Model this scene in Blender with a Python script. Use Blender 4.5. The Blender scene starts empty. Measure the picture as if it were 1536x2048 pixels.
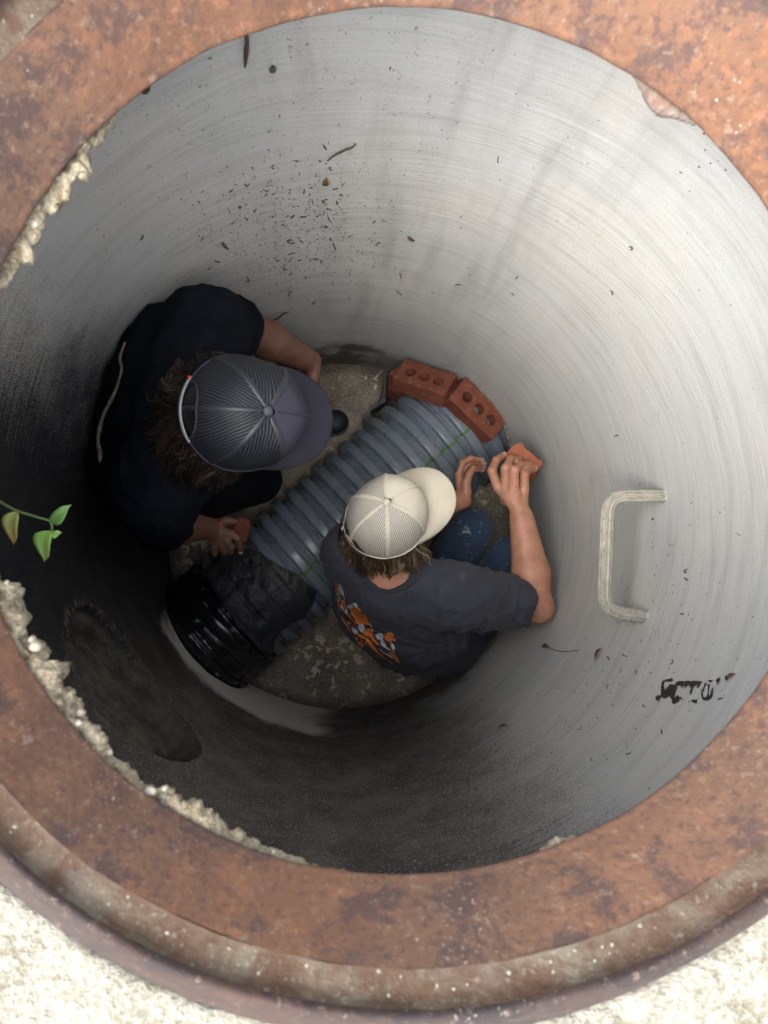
import bpy, math, random
import numpy as np
from mathutils import Vector, Matrix, Euler, noise, geometry
from mathutils.bvhtree import BVHTree
random.seed(4); np.random.seed(4)
SC = bpy.context.scene
COL = SC.collection
R = math.radians
PI = math.pi

# ------------------------------------------------------------------ camera, sky, sun, exposure
CAM = Vector((-0.0693, -0.1114, 0.58))
FPX = 1400.0
cd = bpy.data.cameras.new('camera'); cam = bpy.data.objects.new('camera', cd); COL.objects.link(cam)
cam.location = CAM
cam.rotation_euler = (0, 0, 0)
VX, VY = 641, 1136                    # where straight down falls in the photograph
cd.shift_x = (768-VX)/2048; cd.shift_y = (VY-1024)/2048
cd.sensor_fit = 'VERTICAL'; cd.sensor_height = 24; cd.sensor_width = 18
cd.lens = FPX / 2048 * 24
cd.clip_start = 0.02; cd.clip_end = 200
cd.dof.use_dof = True; cd.dof.focus_distance = 1.75; cd.dof.aperture_fstop = 4.6
SC.camera = cam
SUN_AZ, SUN_EL = 220, 56            # degrees: azimuth from +X anticlockwise, elevation
w = bpy.data.worlds.new('World'); SC.world = w; w.use_nodes = True
wn = w.node_tree; sky = wn.nodes.new('ShaderNodeTexSky'); sky.sky_type = 'NISHITA'; sky.sun_disc = False
sky.sun_elevation = R(SUN_EL); sky.sun_rotation = R(90 - SUN_AZ + 360)
sky.air_density = 1.0; sky.dust_density = 3.0; sky.ozone_density = 1.0
bg = wn.nodes['Background']; hs = wn.nodes.new('ShaderNodeHueSaturation'); hs.inputs['Saturation'].default_value = .32
wn.links.new(sky.outputs[0], hs.inputs['Color']); wn.links.new(hs.outputs[0], bg.inputs[0]); bg.inputs[1].default_value = 0.15
sl = bpy.data.lights.new('sun', 'SUN'); so = bpy.data.objects.new('sun', sl); COL.objects.link(so)
sl.energy = 1.45; sl.angle = R(72); sl.color = (1.0, 0.965, 0.91)
sd = Vector((math.cos(R(SUN_AZ)) * math.cos(R(SUN_EL)), math.sin(R(SUN_AZ)) * math.cos(R(SUN_EL)), math.sin(R(SUN_EL))))
so.rotation_euler = sd.to_track_quat('Z', 'Y').to_euler(); so.location = sd * 5
SC.view_settings.view_transform = 'Standard'; SC.view_settings.look = 'None'
SC.view_settings.exposure = 2.38; SC.view_settings.gamma = 1; SC.view_settings.use_curve_mapping = False
SC.render.engine = 'CYCLES'; SC.cycles.max_bounces = 10; SC.cycles.diffuse_bounces = 7

def ray(px, py):
    return Vector(((px - VX) / FPX, -(py - VY) / FPX, -1.0)).normalized()
def P(px, py, d):
    """the point seen in that direction from the camera, d metres below it"""
    r = ray(px, py); return CAM + r * (d / -r.z)
RW = 0.61                                   # shaft radius
FLOOR = CAM.z - 2.49
def W(px, py, inset=0.0):
    """the point of the shaft wall seen in that direction"""
    r = ray(px, py); o = CAM; rr = RW - inset
    a = r.x**2 + r.y**2; b = 2 * (o.x*r.x + o.y*r.y); c = o.x**2 + o.y**2 - rr*rr
    t = (-b + math.sqrt(b*b - 4*a*c)) / (2*a); return o + r * t

# ------------------------------------------------------------------ object helpers
def link(o, parent=None):
    COL.objects.link(o)
    if parent is not None:
        o.parent = parent
        o.matrix_parent_inverse = Matrix.Translation(parent.location).inverted() if parent.type == 'EMPTY' else Matrix.Identity(4)
    return o
def tag(o, label=None, cat=None, group=None, kind=None):
    for k, v in (('label', label), ('category', cat), ('group', group), ('kind', kind)):
        if v: o[k] = v
    return o
def thing(name, loc, label, cat, group=None):
    e = bpy.data.objects.new(name, None); COL.objects.link(e); e.location = loc; e.empty_display_size = .05
    return tag(e, label, cat, group)
def mesh(name, vs, fs, material, parent=None, smooth=True, uv=None, attr=None):
    me = bpy.data.meshes.new(name)
    if isinstance(fs, np.ndarray): fs = fs.tolist()
    me.from_pydata([tuple(v) for v in vs], [], [tuple(f) for f in fs])
    me.validate()
    if smooth: me.polygons.foreach_set('use_smooth', [True] * len(me.polygons))
    if uv is not None:
        l = me.uv_layers.new(name='UVMap')
        idx = np.zeros(len(me.loops), dtype=np.int32); me.loops.foreach_get('vertex_index', idx)
        l.data.foreach_set('uv', np.asarray(uv, dtype=np.float32)[idx].ravel())
    if attr is not None:
        a = me.attributes.new('tone', 'FLOAT', 'POINT'); a.data.foreach_set('value', np.asarray(attr, dtype=np.float32))
    me.materials.append(material); me.update()
    return link(bpy.data.objects.new(name, me), parent)
def tube(path, radii, n=8, closed_ends=True):
    vs = []; fs = []; path = [Vector(p) for p in path]; m = len(path)
    if not hasattr(radii, '__len__'): radii = [radii] * m
    up = Vector((0.31, 0.17, 0.93)).normalized()
    x = None
    for i, p in enumerate(path):
        t = (path[min(i+1, m-1)] - path[max(i-1, 0)]).normalized()
        if x is None:
            x = t.cross(up)
            if x.length < 1e-3: x = t.cross(Vector((1, 0, 0)))
        x = (x - t * x.dot(t)).normalized(); y = t.cross(x)
        for k in range(n):
            a = 2*PI*k/n; vs.append(p + (x*math.cos(a) + y*math.sin(a)) * radii[i])
    for i in range(m-1):
        for k in range(n):
            fs.append((i*n+k, i*n+(k+1) % n, (i+1)*n+(k+1) % n, (i+1)*n+k))
    if closed_ends:
        fs.append(tuple(range(n))[::-1]); fs.append(tuple(range((m-1)*n, m*n)))
    return vs, fs
def merge(parts):
    V = []; F = []
    for vs, fs in parts:
        o = len(V); V += list(vs); F += [tuple(i+o for i in f) for f in fs]
    return V, F
def spline(pts, n=6):
    pts = [Vector(p) for p in pts]; out = []
    for i in range(len(pts)-1):
        p0 = pts[max(i-1, 0)]; p1 = pts[i]; p2 = pts[i+1]; p3 = pts[min(i+2, len(pts)-1)]
        for k in range(n):
            t = k/n; out.append(.5*((2*p1)+(p2-p0)*t+(2*p0-5*p1+4*p2-p3)*t*t+(3*p1-p0-3*p2+p3)*t**3))
    out.append(pts[-1]); return out

# ------------------------------------------------------------------ material helpers
class M:
    def __init__(s, name):
        s.m = bpy.data.materials.new(name); s.m.use_nodes = True; s.t = s.m.node_tree
        s.b = s.t.nodes['Principled BSDF']; s.tc = s.t.nodes.new('ShaderNodeTexCoord')
        s.obj = s.tc.outputs['Object']; s.uv = s.tc.outputs['UV']
    def put(s, sock, v):
        if v is None: return
        if hasattr(v, 'is_output'): s.t.links.new(v, sock)
        else:
            if hasattr(sock.default_value, '__len__') and len(sock.default_value) == 4 and len(v) == 3: v = (*v, 1)
            sock.default_value = v
    def math(s, op, a, b=0.5, c=None, clamp=False):
        n = s.t.nodes.new('ShaderNodeMath'); n.operation = op; n.use_clamp = clamp
        s.put(n.inputs[0], a); s.put(n.inputs[1], b)
        if c is not None: s.put(n.inputs[2], c)
        return n.outputs[0]
    def noise(s, vec, scale, detail=3, rough=.5, dist=0, col=False):
        n = s.t.nodes.new('ShaderNodeTexNoise'); s.put(n.inputs['Vector'], vec)
        n.inputs['Scale'].default_value = scale; n.inputs['Detail'].default_value = detail
        n.inputs['Roughness'].default_value = rough; n.inputs['Distortion'].default_value = dist
        return n.outputs[1 if col else 0]
    def vor(s, vec, scale, feature='F1', out=0):
        n = s.t.nodes.new('ShaderNodeTexVoronoi'); n.feature = feature; s.put(n.inputs['Vector'], vec)
        n.inputs['Scale'].default_value = scale; return n.outputs[out]
    def sep(s, v):
        n = s.t.nodes.new('ShaderNodeSeparateXYZ'); s.put(n.inputs[0], v); return n.outputs
    def comb(s, x=0., y=0., z=0.):
        n = s.t.nodes.new('ShaderNodeCombineXYZ'); s.put(n.inputs[0], x); s.put(n.inputs[1], y); s.put(n.inputs[2], z); return n.outputs[0]
    def mapv(s, v, scale=(1, 1, 1), rot=(0, 0, 0)):
        n = s.t.nodes.new('ShaderNodeMapping'); s.put(n.inputs[0], v); n.inputs['Scale'].default_value = scale
        n.inputs['Rotation'].default_value = rot; return n.outputs[0]
    def ramp(s, f, a, b, lo=0., hi=1.):
        n = s.t.nodes.new('ShaderNodeMapRange'); n.interpolation_type = 'SMOOTHSTEP'; s.put(n.inputs[0], f)
        n.inputs[1].default_value = a; n.inputs[2].default_value = b; n.inputs[3].default_value = lo; n.inputs[4].default_value = hi
        return n.outputs[0]
    def mix(s, f, a, b, mode='MIX'):
        n = s.t.nodes.new('ShaderNodeMix'); n.data_type = 'RGBA'; n.blend_type = mode
        s.put(n.inputs[0], f); s.put(n.inputs[6], a); s.put(n.inputs[7], b); return n.outputs[2]
    def attr(s, name):
        n = s.t.nodes.new('ShaderNodeAttribute'); n.attribute_name = name; return n.outputs['Fac']
    def out(s, col=None, rough=.8, bump=None, strength=.3, dist=.002, metal=None, spec=None, extra=None):
        s.put(s.b.inputs['Base Color'], col); s.put(s.b.inputs['Roughness'], rough)
        if metal is not None: s.b.inputs['Metallic'].default_value = metal
        if spec is not None: s.b.inputs['Specular IOR Level'].default_value = spec
        if extra:
            for k, v in extra.items(): s.put(s.b.inputs[k], v)
        if bump is not None:
            n = s.t.nodes.new('ShaderNodeBump'); s.put(n.inputs['Height'], bump); n.inputs['Strength'].default_value = strength
            n.inputs['Distance'].default_value = dist; s.t.links.new(n.outputs[0], s.b.inputs['Normal'])
        return s.m
def simple(name, col, rough=.7, var=.25, scale=30, bscale=200, bump=.2, dist=.001, **k):
    m = M(name); c2 = tuple(c*(1-var) for c in col); f = m.noise(m.obj, scale, 4)
    return m.out(m.mix(m.ramp(f, .35, .65), c2, col), rough, m.noise(m.obj, bscale, 3), bump, dist, **k)

def wall_material():
    m = M('shaft_concrete'); x, y, z = m.sep(m.obj)
    th = m.math('ARCTAN2', y, x)
    fine = m.noise(m.obj, 420, 3)
    big = m.noise(m.obj, 3.2, 4)
    tilt = m.math('ADD', z, m.math('MULTIPLY', m.math('SINE', m.math('MULTIPLY', th, 2.0)), .012))
    tilt = m.math('ADD', tilt, m.math('MULTIPLY', big, .018))
    bv = m.comb(m.math('MULTIPLY', th, 1.3), m.math('MULTIPLY', tilt, 150.), 0.)
    brush = m.noise(bv, 1.0, 4, .62)
    tb = m.math('ADD', tilt, m.math('MULTIPLY', th, .085))
    brushb = m.noise(m.comb(m.math('MULTIPLY', th, 1.7), m.math('MULTIPLY', tb, 135.), 9.), 1.0, 4, .62)
    pm = m.ramp(m.noise(m.mapv(m.obj, (1, 1, 1.6)), 2.3, 3), .44, .56)
    brush = m.math('ADD', m.math('MULTIPLY', brush, m.math('SUBTRACT', 1., pm)), m.math('MULTIPLY', brushb, pm))
    soft = m.ramp(m.noise(m.obj, 5.5, 4, .6), .35, .62, .35, 1.)
    brush = m.math('ADD', .5, m.math('MULTIPLY', m.math('SUBTRACT', brush, .5), soft))
    bv2 = m.comb(m.math('MULTIPLY', th, 2.2), m.math('MULTIPLY', tilt, 34.), 3.)
    brush2 = m.noise(bv2, 1.0, 3, .55)
    col = m.mix(m.ramp(big, .35, .7), (.48, .485, .475), (.53, .515, .475))
    col = m.mix(m.ramp(brush, .42, .72, 0, .26), col, (.62, .62, .60))
    col = m.mix(m.ramp(brush, .56, .26, 0, .32), col, (.27, .27, .265))
    col = m.mix(m.ramp(brush2, .55, .3, 0, .25), col, (.27, .265, .25))
    col = m.mix(m.ramp(m.noise(m.obj, 620, 2, .7), .50, .36, 0, .30), col, (.20, .19, .18))
    col = m.mix(m.ramp(m.noise(m.obj, 11, 5, .7), .55, .75, 0, .28), col, (.33, .31, .28))
    # drip streaks from the ring down the wall
    sv = m.comb(m.math('ADD', m.math('MULTIPLY', th, 9.), m.math('MULTIPLY', m.noise(m.obj, 7, 4), .3)), m.math('MULTIPLY', z, 1.7), 1.)
    streak = m.ramp(m.noise(sv, 1.0, 4, .6, .3), .42, .86)
    dx = m.math('COSINE', m.math('SUBTRACT', th, R(78)))
    streak = m.math('MULTIPLY', streak, m.ramp(dx, .72, .97))
    streak = m.math('MULTIPLY', streak, m.ramp(fine, .25, .6, .55, 1))
    col = m.mix(m.math('MULTIPLY', streak, .6), col, (.21, .205, .19))
    # small dirt ticks
    tv = m.comb(m.math('MULTIPLY', th, 34.), m.math('MULTIPLY', z, 42.), 0.)
    tick = m.ramp(m.noise(tv, 1.0, 5, .68, 1.2), .69, .74)
    tv2 = m.comb(m.math('MULTIPLY', th, 90.), m.math('MULTIPLY', z, 130.), 7.)
    tick2 = m.ramp(m.noise(tv2, 1.0, 3, .6, 1.0), .70, .76)
    dens = m.math('MULTIPLY', m.ramp(m.math('COSINE', m.math('SUBTRACT', th, R(106))), .75, .98), m.ramp(z, -1.7, -1.1))
    tick3 = m.math('MULTIPLY', dens, m.ramp(m.noise(tv, 1.7, 5, .7, 1.5), .61, .68))
    ticks = m.math('MAXIMUM', m.math('MAXIMUM', tick, tick2), tick3)
    col = m.mix(m.math('MULTIPLY', ticks, .8), col, (.05, .043, .035))
    # brown grime around the foot of the wall
    gn = m.noise(m.obj, 9, 5, .62)
    grime = m.math('ADD', m.ramp(z, -1.50, -1.85), m.math('MULTIPLY', m.math('SUBTRACT', gn, .5), 1.6))
    gsel = m.math('MAXIMUM', m.ramp(m.math('COSINE', m.math('SUBTRACT', th, R(105))), .72, .95),
                  m.math('MULTIPLY', m.ramp(m.math('COSINE', m.math('SUBTRACT', th, R(300))), .45, .85), .8))
    grime = m.math('MULTIPLY', m.ramp(grime, .45, .95), gsel)
    col = m.mix(m.math('MULTIPLY', grime, .9), col, (.075, .06, .045))
    # black wet coating on the near side of the shaft, left side's shade painted in
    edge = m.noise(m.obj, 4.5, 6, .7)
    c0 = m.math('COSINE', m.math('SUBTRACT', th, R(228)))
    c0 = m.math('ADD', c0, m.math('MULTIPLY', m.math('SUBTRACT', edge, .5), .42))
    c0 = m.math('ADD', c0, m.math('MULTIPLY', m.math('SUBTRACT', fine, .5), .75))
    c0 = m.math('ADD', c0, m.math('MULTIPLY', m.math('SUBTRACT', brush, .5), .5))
    coat_shade = m.ramp(c0, .02, .52)
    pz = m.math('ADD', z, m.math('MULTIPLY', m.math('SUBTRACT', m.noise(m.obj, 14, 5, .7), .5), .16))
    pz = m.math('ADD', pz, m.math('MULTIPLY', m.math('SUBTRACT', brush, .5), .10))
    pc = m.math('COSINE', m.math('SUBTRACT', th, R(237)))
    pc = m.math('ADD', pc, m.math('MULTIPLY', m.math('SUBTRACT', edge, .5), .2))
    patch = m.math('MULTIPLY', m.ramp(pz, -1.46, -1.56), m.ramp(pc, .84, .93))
    coat_shade = m.math('MULTIPLY', coat_shade, m.math('SUBTRACT', 1., m.math('MULTIPLY', patch, .93)))
    shade_lobe = m.math('COSINE', m.math('SUBTRACT', th, R(174)))
    shade_lobe = m.math('ADD', shade_lobe, m.math('MULTIPLY', m.math('SUBTRACT', edge, .5), .35)); shade_lobe = m.math('ADD', shade_lobe, m.math('MULTIPLY', m.math('SUBTRACT', fine, .5), .35))
    coat_shade = m.math('MAXIMUM', coat_shade, m.math('MULTIPLY', m.ramp(shade_lobe, .76, 1.02), m.math('MULTIPLY', m.ramp(z, -.45, -.75), .95)))  # extends the dark tone up the left wall as painted shade
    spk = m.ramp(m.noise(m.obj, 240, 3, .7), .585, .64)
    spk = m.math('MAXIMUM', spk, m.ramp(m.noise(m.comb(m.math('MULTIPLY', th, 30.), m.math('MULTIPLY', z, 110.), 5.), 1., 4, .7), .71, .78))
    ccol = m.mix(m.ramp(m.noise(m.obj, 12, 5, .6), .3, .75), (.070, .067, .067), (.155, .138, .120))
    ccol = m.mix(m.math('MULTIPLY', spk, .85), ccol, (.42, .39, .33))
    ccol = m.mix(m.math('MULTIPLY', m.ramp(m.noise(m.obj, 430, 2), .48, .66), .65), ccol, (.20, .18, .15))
    left_shade = m.ramp(m.math('ADD', m.math('COSINE', m.math('SUBTRACT', th, R(172))), m.math('MULTIPLY', m.math('SUBTRACT', edge, .5), .3)), .45, .95)
    ccol = m.mix(m.math('MULTIPLY', left_shade, .85), ccol, (.016, .017, .020))  # shade of the left wall put into the coating colour
    ccol = m.mix(m.ramp(coat_shade, .35, .9), m.mix(.5, ccol, (.24, .205, .165)), ccol)
    col = m.mix(coat_shade, col, ccol)
    col = m.mix(m.math('MULTIPLY', patch, .85), col, (.78, .76, .69))  # bare cement patch, its colour raised in place of missing light
    da = m.math('MULTIPLY', m.math('ADD', th, R(142)), .61); dz_ = m.math('SUBTRACT', z, -.92)
    dn = m.math('SQRT', m.math('ADD', m.math('MULTIPLY', da, da), m.math('MULTIPLY', dz_, dz_)))
    dn = m.math('ADD', dn, m.math('MULTIPLY', m.math('SUBTRACT', m.noise(m.obj, 20, 4, .7), .5), .05))
    rimm = m.math('MULTIPLY', m.ramp(m.math('ABSOLUTE', m.math('SUBTRACT', dn, .215)), .022, .0), m.ramp(m.noise(m.obj, 55, 5, .75), .47, .60))
    col = m.mix(m.math('MULTIPLY', rimm, .38), col, (.30, .27, .22))
    rr = m.math('SQRT', m.math('ADD', m.math('MULTIPLY', x, x), m.math('MULTIPLY', y, y)))
    inner = m.ramp(rr, .622, .640)
    ic = m.mix(m.ramp(m.noise(m.obj, 13, 6, .7), .3, .72), (.060, .052, .045), (.20, .175, .145))
    col = m.mix(inner, col, ic)
    h = m.math('ADD', m.math('MULTIPLY', brush, 1.0), m.math('MULTIPLY', fine, .35))
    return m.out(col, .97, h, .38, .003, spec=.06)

def floor_material():
    m = M('muddy_floor')
    n1 = m.noise(m.obj, 9, 5, .6); n2 = m.noise(m.obj, 160, 3, .6); n3 = m.noise(m.obj, 480, 2)
    col = m.mix(m.ramp(n1, .35, .68), (.15, .122, .092), (.32, .275, .21))
    col = m.mix(m.ramp(n2, .40, .68, 0, .7), col, (.42, .37, .30))
    col = m.mix(m.ramp(n3, .52, .36, 0, .6), col, (.035, .03, .025))
    x, y, z = m.sep(m.obj)
    rr = m.math('SQRT', m.math('ADD', m.math('MULTIPLY', x, x), m.math('MULTIPLY', y, y)))
    lace = m.ramp(m.noise(m.obj, 26, 6, .66, .9), .55, .58)
    lace = m.math('MULTIPLY', lace, m.ramp(m.noise(m.obj, 8, 3), .42, .6))
    lace = m.math('MULTIPLY', lace, m.ramp(rr, .22, .42))
    col = m.mix(m.math('MULTIPLY', lace, .95), col, (.74, .64, .48))
    edge_dark = m.ramp(rr, .56, .61)
    col = m.mix(m.math('MULTIPLY', edge_dark, .7), col, (.04, .035, .03))  # floor turns darker towards the wall
    h = m.math('ADD', n2, m.math('MULTIPLY', lace, .8))
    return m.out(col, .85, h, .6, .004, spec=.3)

def rust_material(name='rusty_iron', base=(.122, .058, .033), dark=(.054, .033, .029), pale=(.19, .14, .10)):
    m = M(name)
    n1 = m.noise(m.obj, 5, 6, .66, .4); n2 = m.noise(m.obj, 40, 6, .76, .2); n3 = m.noise(m.obj, 150, 4, .65); n4 = m.noise(m.obj, 15, 6, .78, .25)
    n5 = m.noise(m.obj, 2.2, 3, .5)
    col = m.mix(m.ramp(n1, .35, .65), base, tuple(c*.62 for c in base))
    col = m.mix(m.ramp(n2, .48, .66, 0, .75), col, (base[0]*1.45, base[1]*1.35, base[2]*1.15))
    col = m.mix(m.ramp(n5, .42, .62, 0, .45), col, (base[0]*.95, base[1]*1.25, base[2]*1.5))
    dsel = m.math('ADD', n4, m.math('MULTIPLY', m.math('SUBTRACT', n5, .5), .35))
    col = m.mix(m.ramp(dsel, .51, .60, 0, .85), col, dark)
    col = m.mix(m.ramp(n3, .56, .72, 0, .42), col, pale)
    col = m.mix(m.ramp(n3, .46, .34, 0, .75), col, dark)
    col = m.mix(m.ramp(m.noise(m.obj, 85, 5, .75), .58, .68, 0, .5), col, (.21, .165, .12))
    sand = m.math('MULTIPLY', m.ramp(m.noise(m.obj, 230, 3, .6), .62, .70), m.ramp(m.noise(m.obj, 5, 3), .48, .62))
    col = m.mix(m.math('MULTIPLY', sand, .8), col, (.27, .24, .19))
    h = m.math('ADD', m.math('MULTIPLY', n2, .8), m.math('MULTIPLY', n3, .6))
    return m.out(col, .82, h, .35, .004, spec=.35)

def pipe_material():
    m = M('grey_pipe_plastic')
    n = m.noise(m.obj, 18, 5, .6); d = m.noise(m.obj, 130, 4, .65)
    col = m.mix(m.ramp(n, .35, .7), (.150, .178, .215), (.170, .197, .235))
    col = m.mix(m.ramp(d, .72, .80, 0, .5), col, (.09, .09, .09))
    col = m.mix(m.ramp(m.noise(m.obj, 300, 2), .72, .78, 0, .6), col, (.45, .45, .42))
    return m.out(col, m.ramp(n, .3, .7, .22, .38), m.noise(m.obj, 200, 3), .08, .0006, spec=.5)

def skin_material(name, a, b):
    m = M(name)
    n = m.noise(m.obj, 28, 4, .6); f = m.noise(m.obj, 330, 3, .6)
    col = m.mix(m.ramp(n, .3, .7), a, b)
    col = m.mix(m.ramp(m.noise(m.obj, 90, 3), .60, .75, 0, .35), col, tuple(c*.55 for c in a))
    col = m.mix(m.ramp(m.noise(m.obj, 45, 3), .5, .68, 0, .45), col, (b[0]*1.05, b[1]*.78, b[2]*.80))
    col = m.mix(m.ramp(m.noise(m.obj, 150, 5, .7), .62, .72, 0, .4), col, tuple(c*.35 for c in a))
    hv = m.mapv(m.obj, (260, 60, 260)); hair = m.noise(hv, 1., 3, .6)
    col = m.mix(m.ramp(hair, .62, .74, 0, .25), col, tuple(c*.45 for c in a))
    mm = m.out(col, .48, m.math('ADD', f, m.math('MULTIPLY', hair, .3)), .25, .001, spec=.4)
    m.b.inputs['Subsurface Weight'].default_value = .12; m.b.inputs['Subsurface Radius'].default_value = (.01, .004, .002)
    m.b.inputs['Subsurface Scale'].default_value = .3
    return mm
def cloth_material(name, a, b, weave=900, dust=0., dustcol=(.4, .4, .38), rough=.9):
    m = M(name)
    n = m.noise(m.obj, 12, 4, .6); f = m.noise(m.obj, weave, 2)
    col = m.mix(m.ramp(n, .3, .7), a, b)
    col = m.mix(m.ramp(f, .45, .6, 0, .25), col, tuple(c*1.6 for c in b)); sheen = .0 if b[0] < .02 else .06
    if dust:
        dn = m.math('MULTIPLY', m.ramp(m.noise(m.mapv(m.obj, (1, 1, .6)), 34, 6, .7, .6), .56, .72), m.ramp(m.noise(m.obj, 9, 3), .38, .62))
        col = m.mix(m.math('MULTIPLY', dn, dust), col, dustcol)
        col = m.mix(m.ramp(m.noise(m.obj, 190, 2), .73, .78, 0, dust), col, dustcol)
    fold = m.noise(m.mapv(m.obj, (1, 1, 1.3)), 17, 4, .55, .8)
    h = m.math('ADD', m.math('MULTIPLY', fold, 1.), m.math('MULTIPLY', f, .05))
    mm = m.out(col, rough, h, .6, .022, spec=.2)
    m.b.inputs['Sheen Weight'].default_value = sheen; m.b.inputs['Specular IOR Level'].default_value = .08 if b[0] < .02 else .2; return mm
def mesh_fabric(name, thread, gap, freq=330, gloss=.7):
    m = M(name); u, v, _ = m.sep(m.uv)
    wob = m.math('MULTIPLY', m.math('SUBTRACT', m.noise(m.obj, 26, 3), .5), .009)
    s1 = m.math('SINE', m.math('MULTIPLY', m.math('ADD', u, wob), freq*2*PI))
    s2 = m.math('SINE', m.math('MULTIPLY', v, freq*1.2*2*PI))
    f = m.math('ADD', m.math('MULTIPLY', s1, .46), m.math('MULTIPLY', s2, .08)); f = m.math('ADD', f, .5)
    f = m.math('ADD', f, m.math('MULTIPLY', m.math('SUBTRACT', m.noise(m.obj, 70, 4, .6), .5), .5))
    col = m.mix(m.ramp(f, .2, .75), gap, thread)
    return m.out(col, gloss, f, .45, .0012, spec=.28)
def cap_fabric(name, a, b, stitch=0, bump=.25, stain=None):
    m = M(name); n = m.noise(m.obj, 14, 4, .6); u, v, _ = m.sep(m.uv)
    col = m.mix(m.ramp(n, .3, .7), a, b)
    if stain: col = m.mix(m.ramp(m.noise(m.obj, 40, 5, .7), .58, .72, 0, .35), col, stain)
    h = m.noise(m.obj, 700, 2)
    if stitch:
        s = m.math('SINE', m.math('MULTIPLY', v, stitch*2*PI)); line = m.ramp(s, .55, .98)
        col = m.mix(m.math('MULTIPLY', line, .35), col, tuple(c*.55 for c in a)); h = m.math('SUBTRACT', m.math('MULTIPLY', h, .3), line)
    return m.out(col, .85, h, bump, .001, spec=.25)
def hair_material(name, dark, mid, light):
    m = M(name); t = m.attr('tone'); col = m.mix(m.ramp(t, .0, .6), dark, mid); col = m.mix(m.ramp(t, .6, 1.), col, light)
    return m.out(col, .42, None, spec=.5)
def brick_material(name, a, b):
    m = M(name); n = m.noise(m.obj, 30, 5, .65); f = m.noise(m.obj, 260, 3, .6)
    col = m.mix(m.ramp(n, .3, .7), a, b)
    col = m.mix(m.ramp(m.noise(m.obj, 20, 6, .75), .58, .70, 0, .55), col, (.07, .045, .035))
    col = m.mix(m.ramp(m.noise(m.obj, 75, 5, .7), .58, .70, 0, .7), col, (.34, .24, .18))
    return m.out(col, .88, m.math('ADD', f, n), .5, .002, spec=.2)

MAT = dict(
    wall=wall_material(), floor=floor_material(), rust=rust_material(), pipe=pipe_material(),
    rim=rust_material('rusty_rim', (.036, .020, .016), (.017, .012, .013), (.070, .054, .047)),
    skin_a=skin_material('tanned_skin', (.33, .155, .095), (.44, .22, .14)),
    skin_b=skin_material('brown_skin', (.135, .066, .044), (.20, .10, .066)),
    shirt_grey=cloth_material('charcoal_jersey', (.030, .032, .042), (.040, .042, .055), dust=.12),
    shirt_black=cloth_material('black_jersey', (.0035, .0045, .0075), (.0065, .0080, .012)),
    jeans=cloth_material('dusty_denim', (.018, .034, .062), (.030, .050, .085), 500, dust=1., dustcol=(.36, .39, .41)),
    trousers=cloth_material('black_trousers', (.003, .0035, .005), (.006, .0065, .009)),
    mesh_dark=mesh_fabric('dark_mesh', (.024, .027, .034), (.003, .004, .006), 185, .55),
    mesh_cream=mesh_fabric('cream_mesh', (.52, .485, .42), (.25, .23, .195), 230, .85),
    cap_dark=cap_fabric('slate_cotton', (.027, .026, .040), (.034, .033, .048)),
    brim_dark=cap_fabric('slate_brim', (.025, .024, .036), (.031, .030, .044), 9),
    cap_cream=cap_fabric('cream_cotton', (.50, .455, .365), (.57, .525, .43), stain=(.50, .42, .31)),
    brim_cream=cap_fabric('cream_brim', (.49, .44, .345), (.56, .51, .41), 11, stain=(.46, .36, .25)),
    hair_a=hair_material('sandy_hair', (.030, .020, .012), (.13, .085, .048), (.46, .35, .22)),
    hair_b=hair_material('dark_brown_hair', (.006, .0045, .004), (.027, .018, .014), (.13, .085, .06)),
    brick=brick_material('red_brick', (.145, .045, .028), (.20, .068, .042)),
    brick_o=brick_material('orange_brick', (.26, .082, .042), (.32, .118, .066)),
    dark=simple('dark_soil', (.03, .026, .022), .95, .4, 20, 90, .6, .006),
    shoe=simple('black_rubber', (.018, .02, .026), .6, .3, 30, 120, .3),
    sole=simple('grey_rubber_sole', (.05, .055, .06), .7, .3, 30, 120, .3),
    tar=simple('black_tar', (.035, .032, .03), .8, .3, 90, 200, .6),
    orange=simple('orange_print', (.72, .20, .035), .7, .15, 300, 400, .1),
    white=simple('pale_print', (.55, .60, .66), .7, .12, 300, 400, .1),
    ink=simple('black_print', (.01, .01, .012), .7, .1, 300, 400, .1),
    green=None, strap=simple('white_plastic_strap', (.30, .33, .34), .4, .1),
    leafdry=simple('dry_leaf', (.20, .10, .035), .8, .4, 60, 200, .3),
    twig=simple('dry_root', (.10, .07, .045), .9, .4, 60, 300, .5),
    red=simple('red_tag', (.45, .02, .03), .6), eye=simple('eye_white', (.7, .68, .65), .2, .05),
    nail=simple('fingernail', (.42, .27, .21), .35, .15), seam_dark=simple('dark_seam', (.020, .021, .027), .5, .2), button=simple('cream_button', (.54, .49, .40), .7, .1), buttond=simple('slate_button', (.045, .044, .062), .7, .1),
)
def green_line():
    m = M('green_paint_line'); n = m.noise(m.obj, 60, 5, .7)
    return m.out(m.mix(m.ramp(n, .25, .5), (.10, .16, .12), (.055, .17, .025)), .5)
MAT['green'] = green_line()
def wrap_material():
    m = M('black_plastic_film'); n = m.noise(m.obj, 11, 5, .6, .8)
    f = m.noise(m.mapv(m.obj, (14, 14, 14)), 3., 5, .6, 1.5)
    return m.out((.008, .009, .011), m.ramp(n, .3, .7, .14, .30), f, .15, .006, spec=.6)
MAT['film'] = wrap_material()
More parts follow.
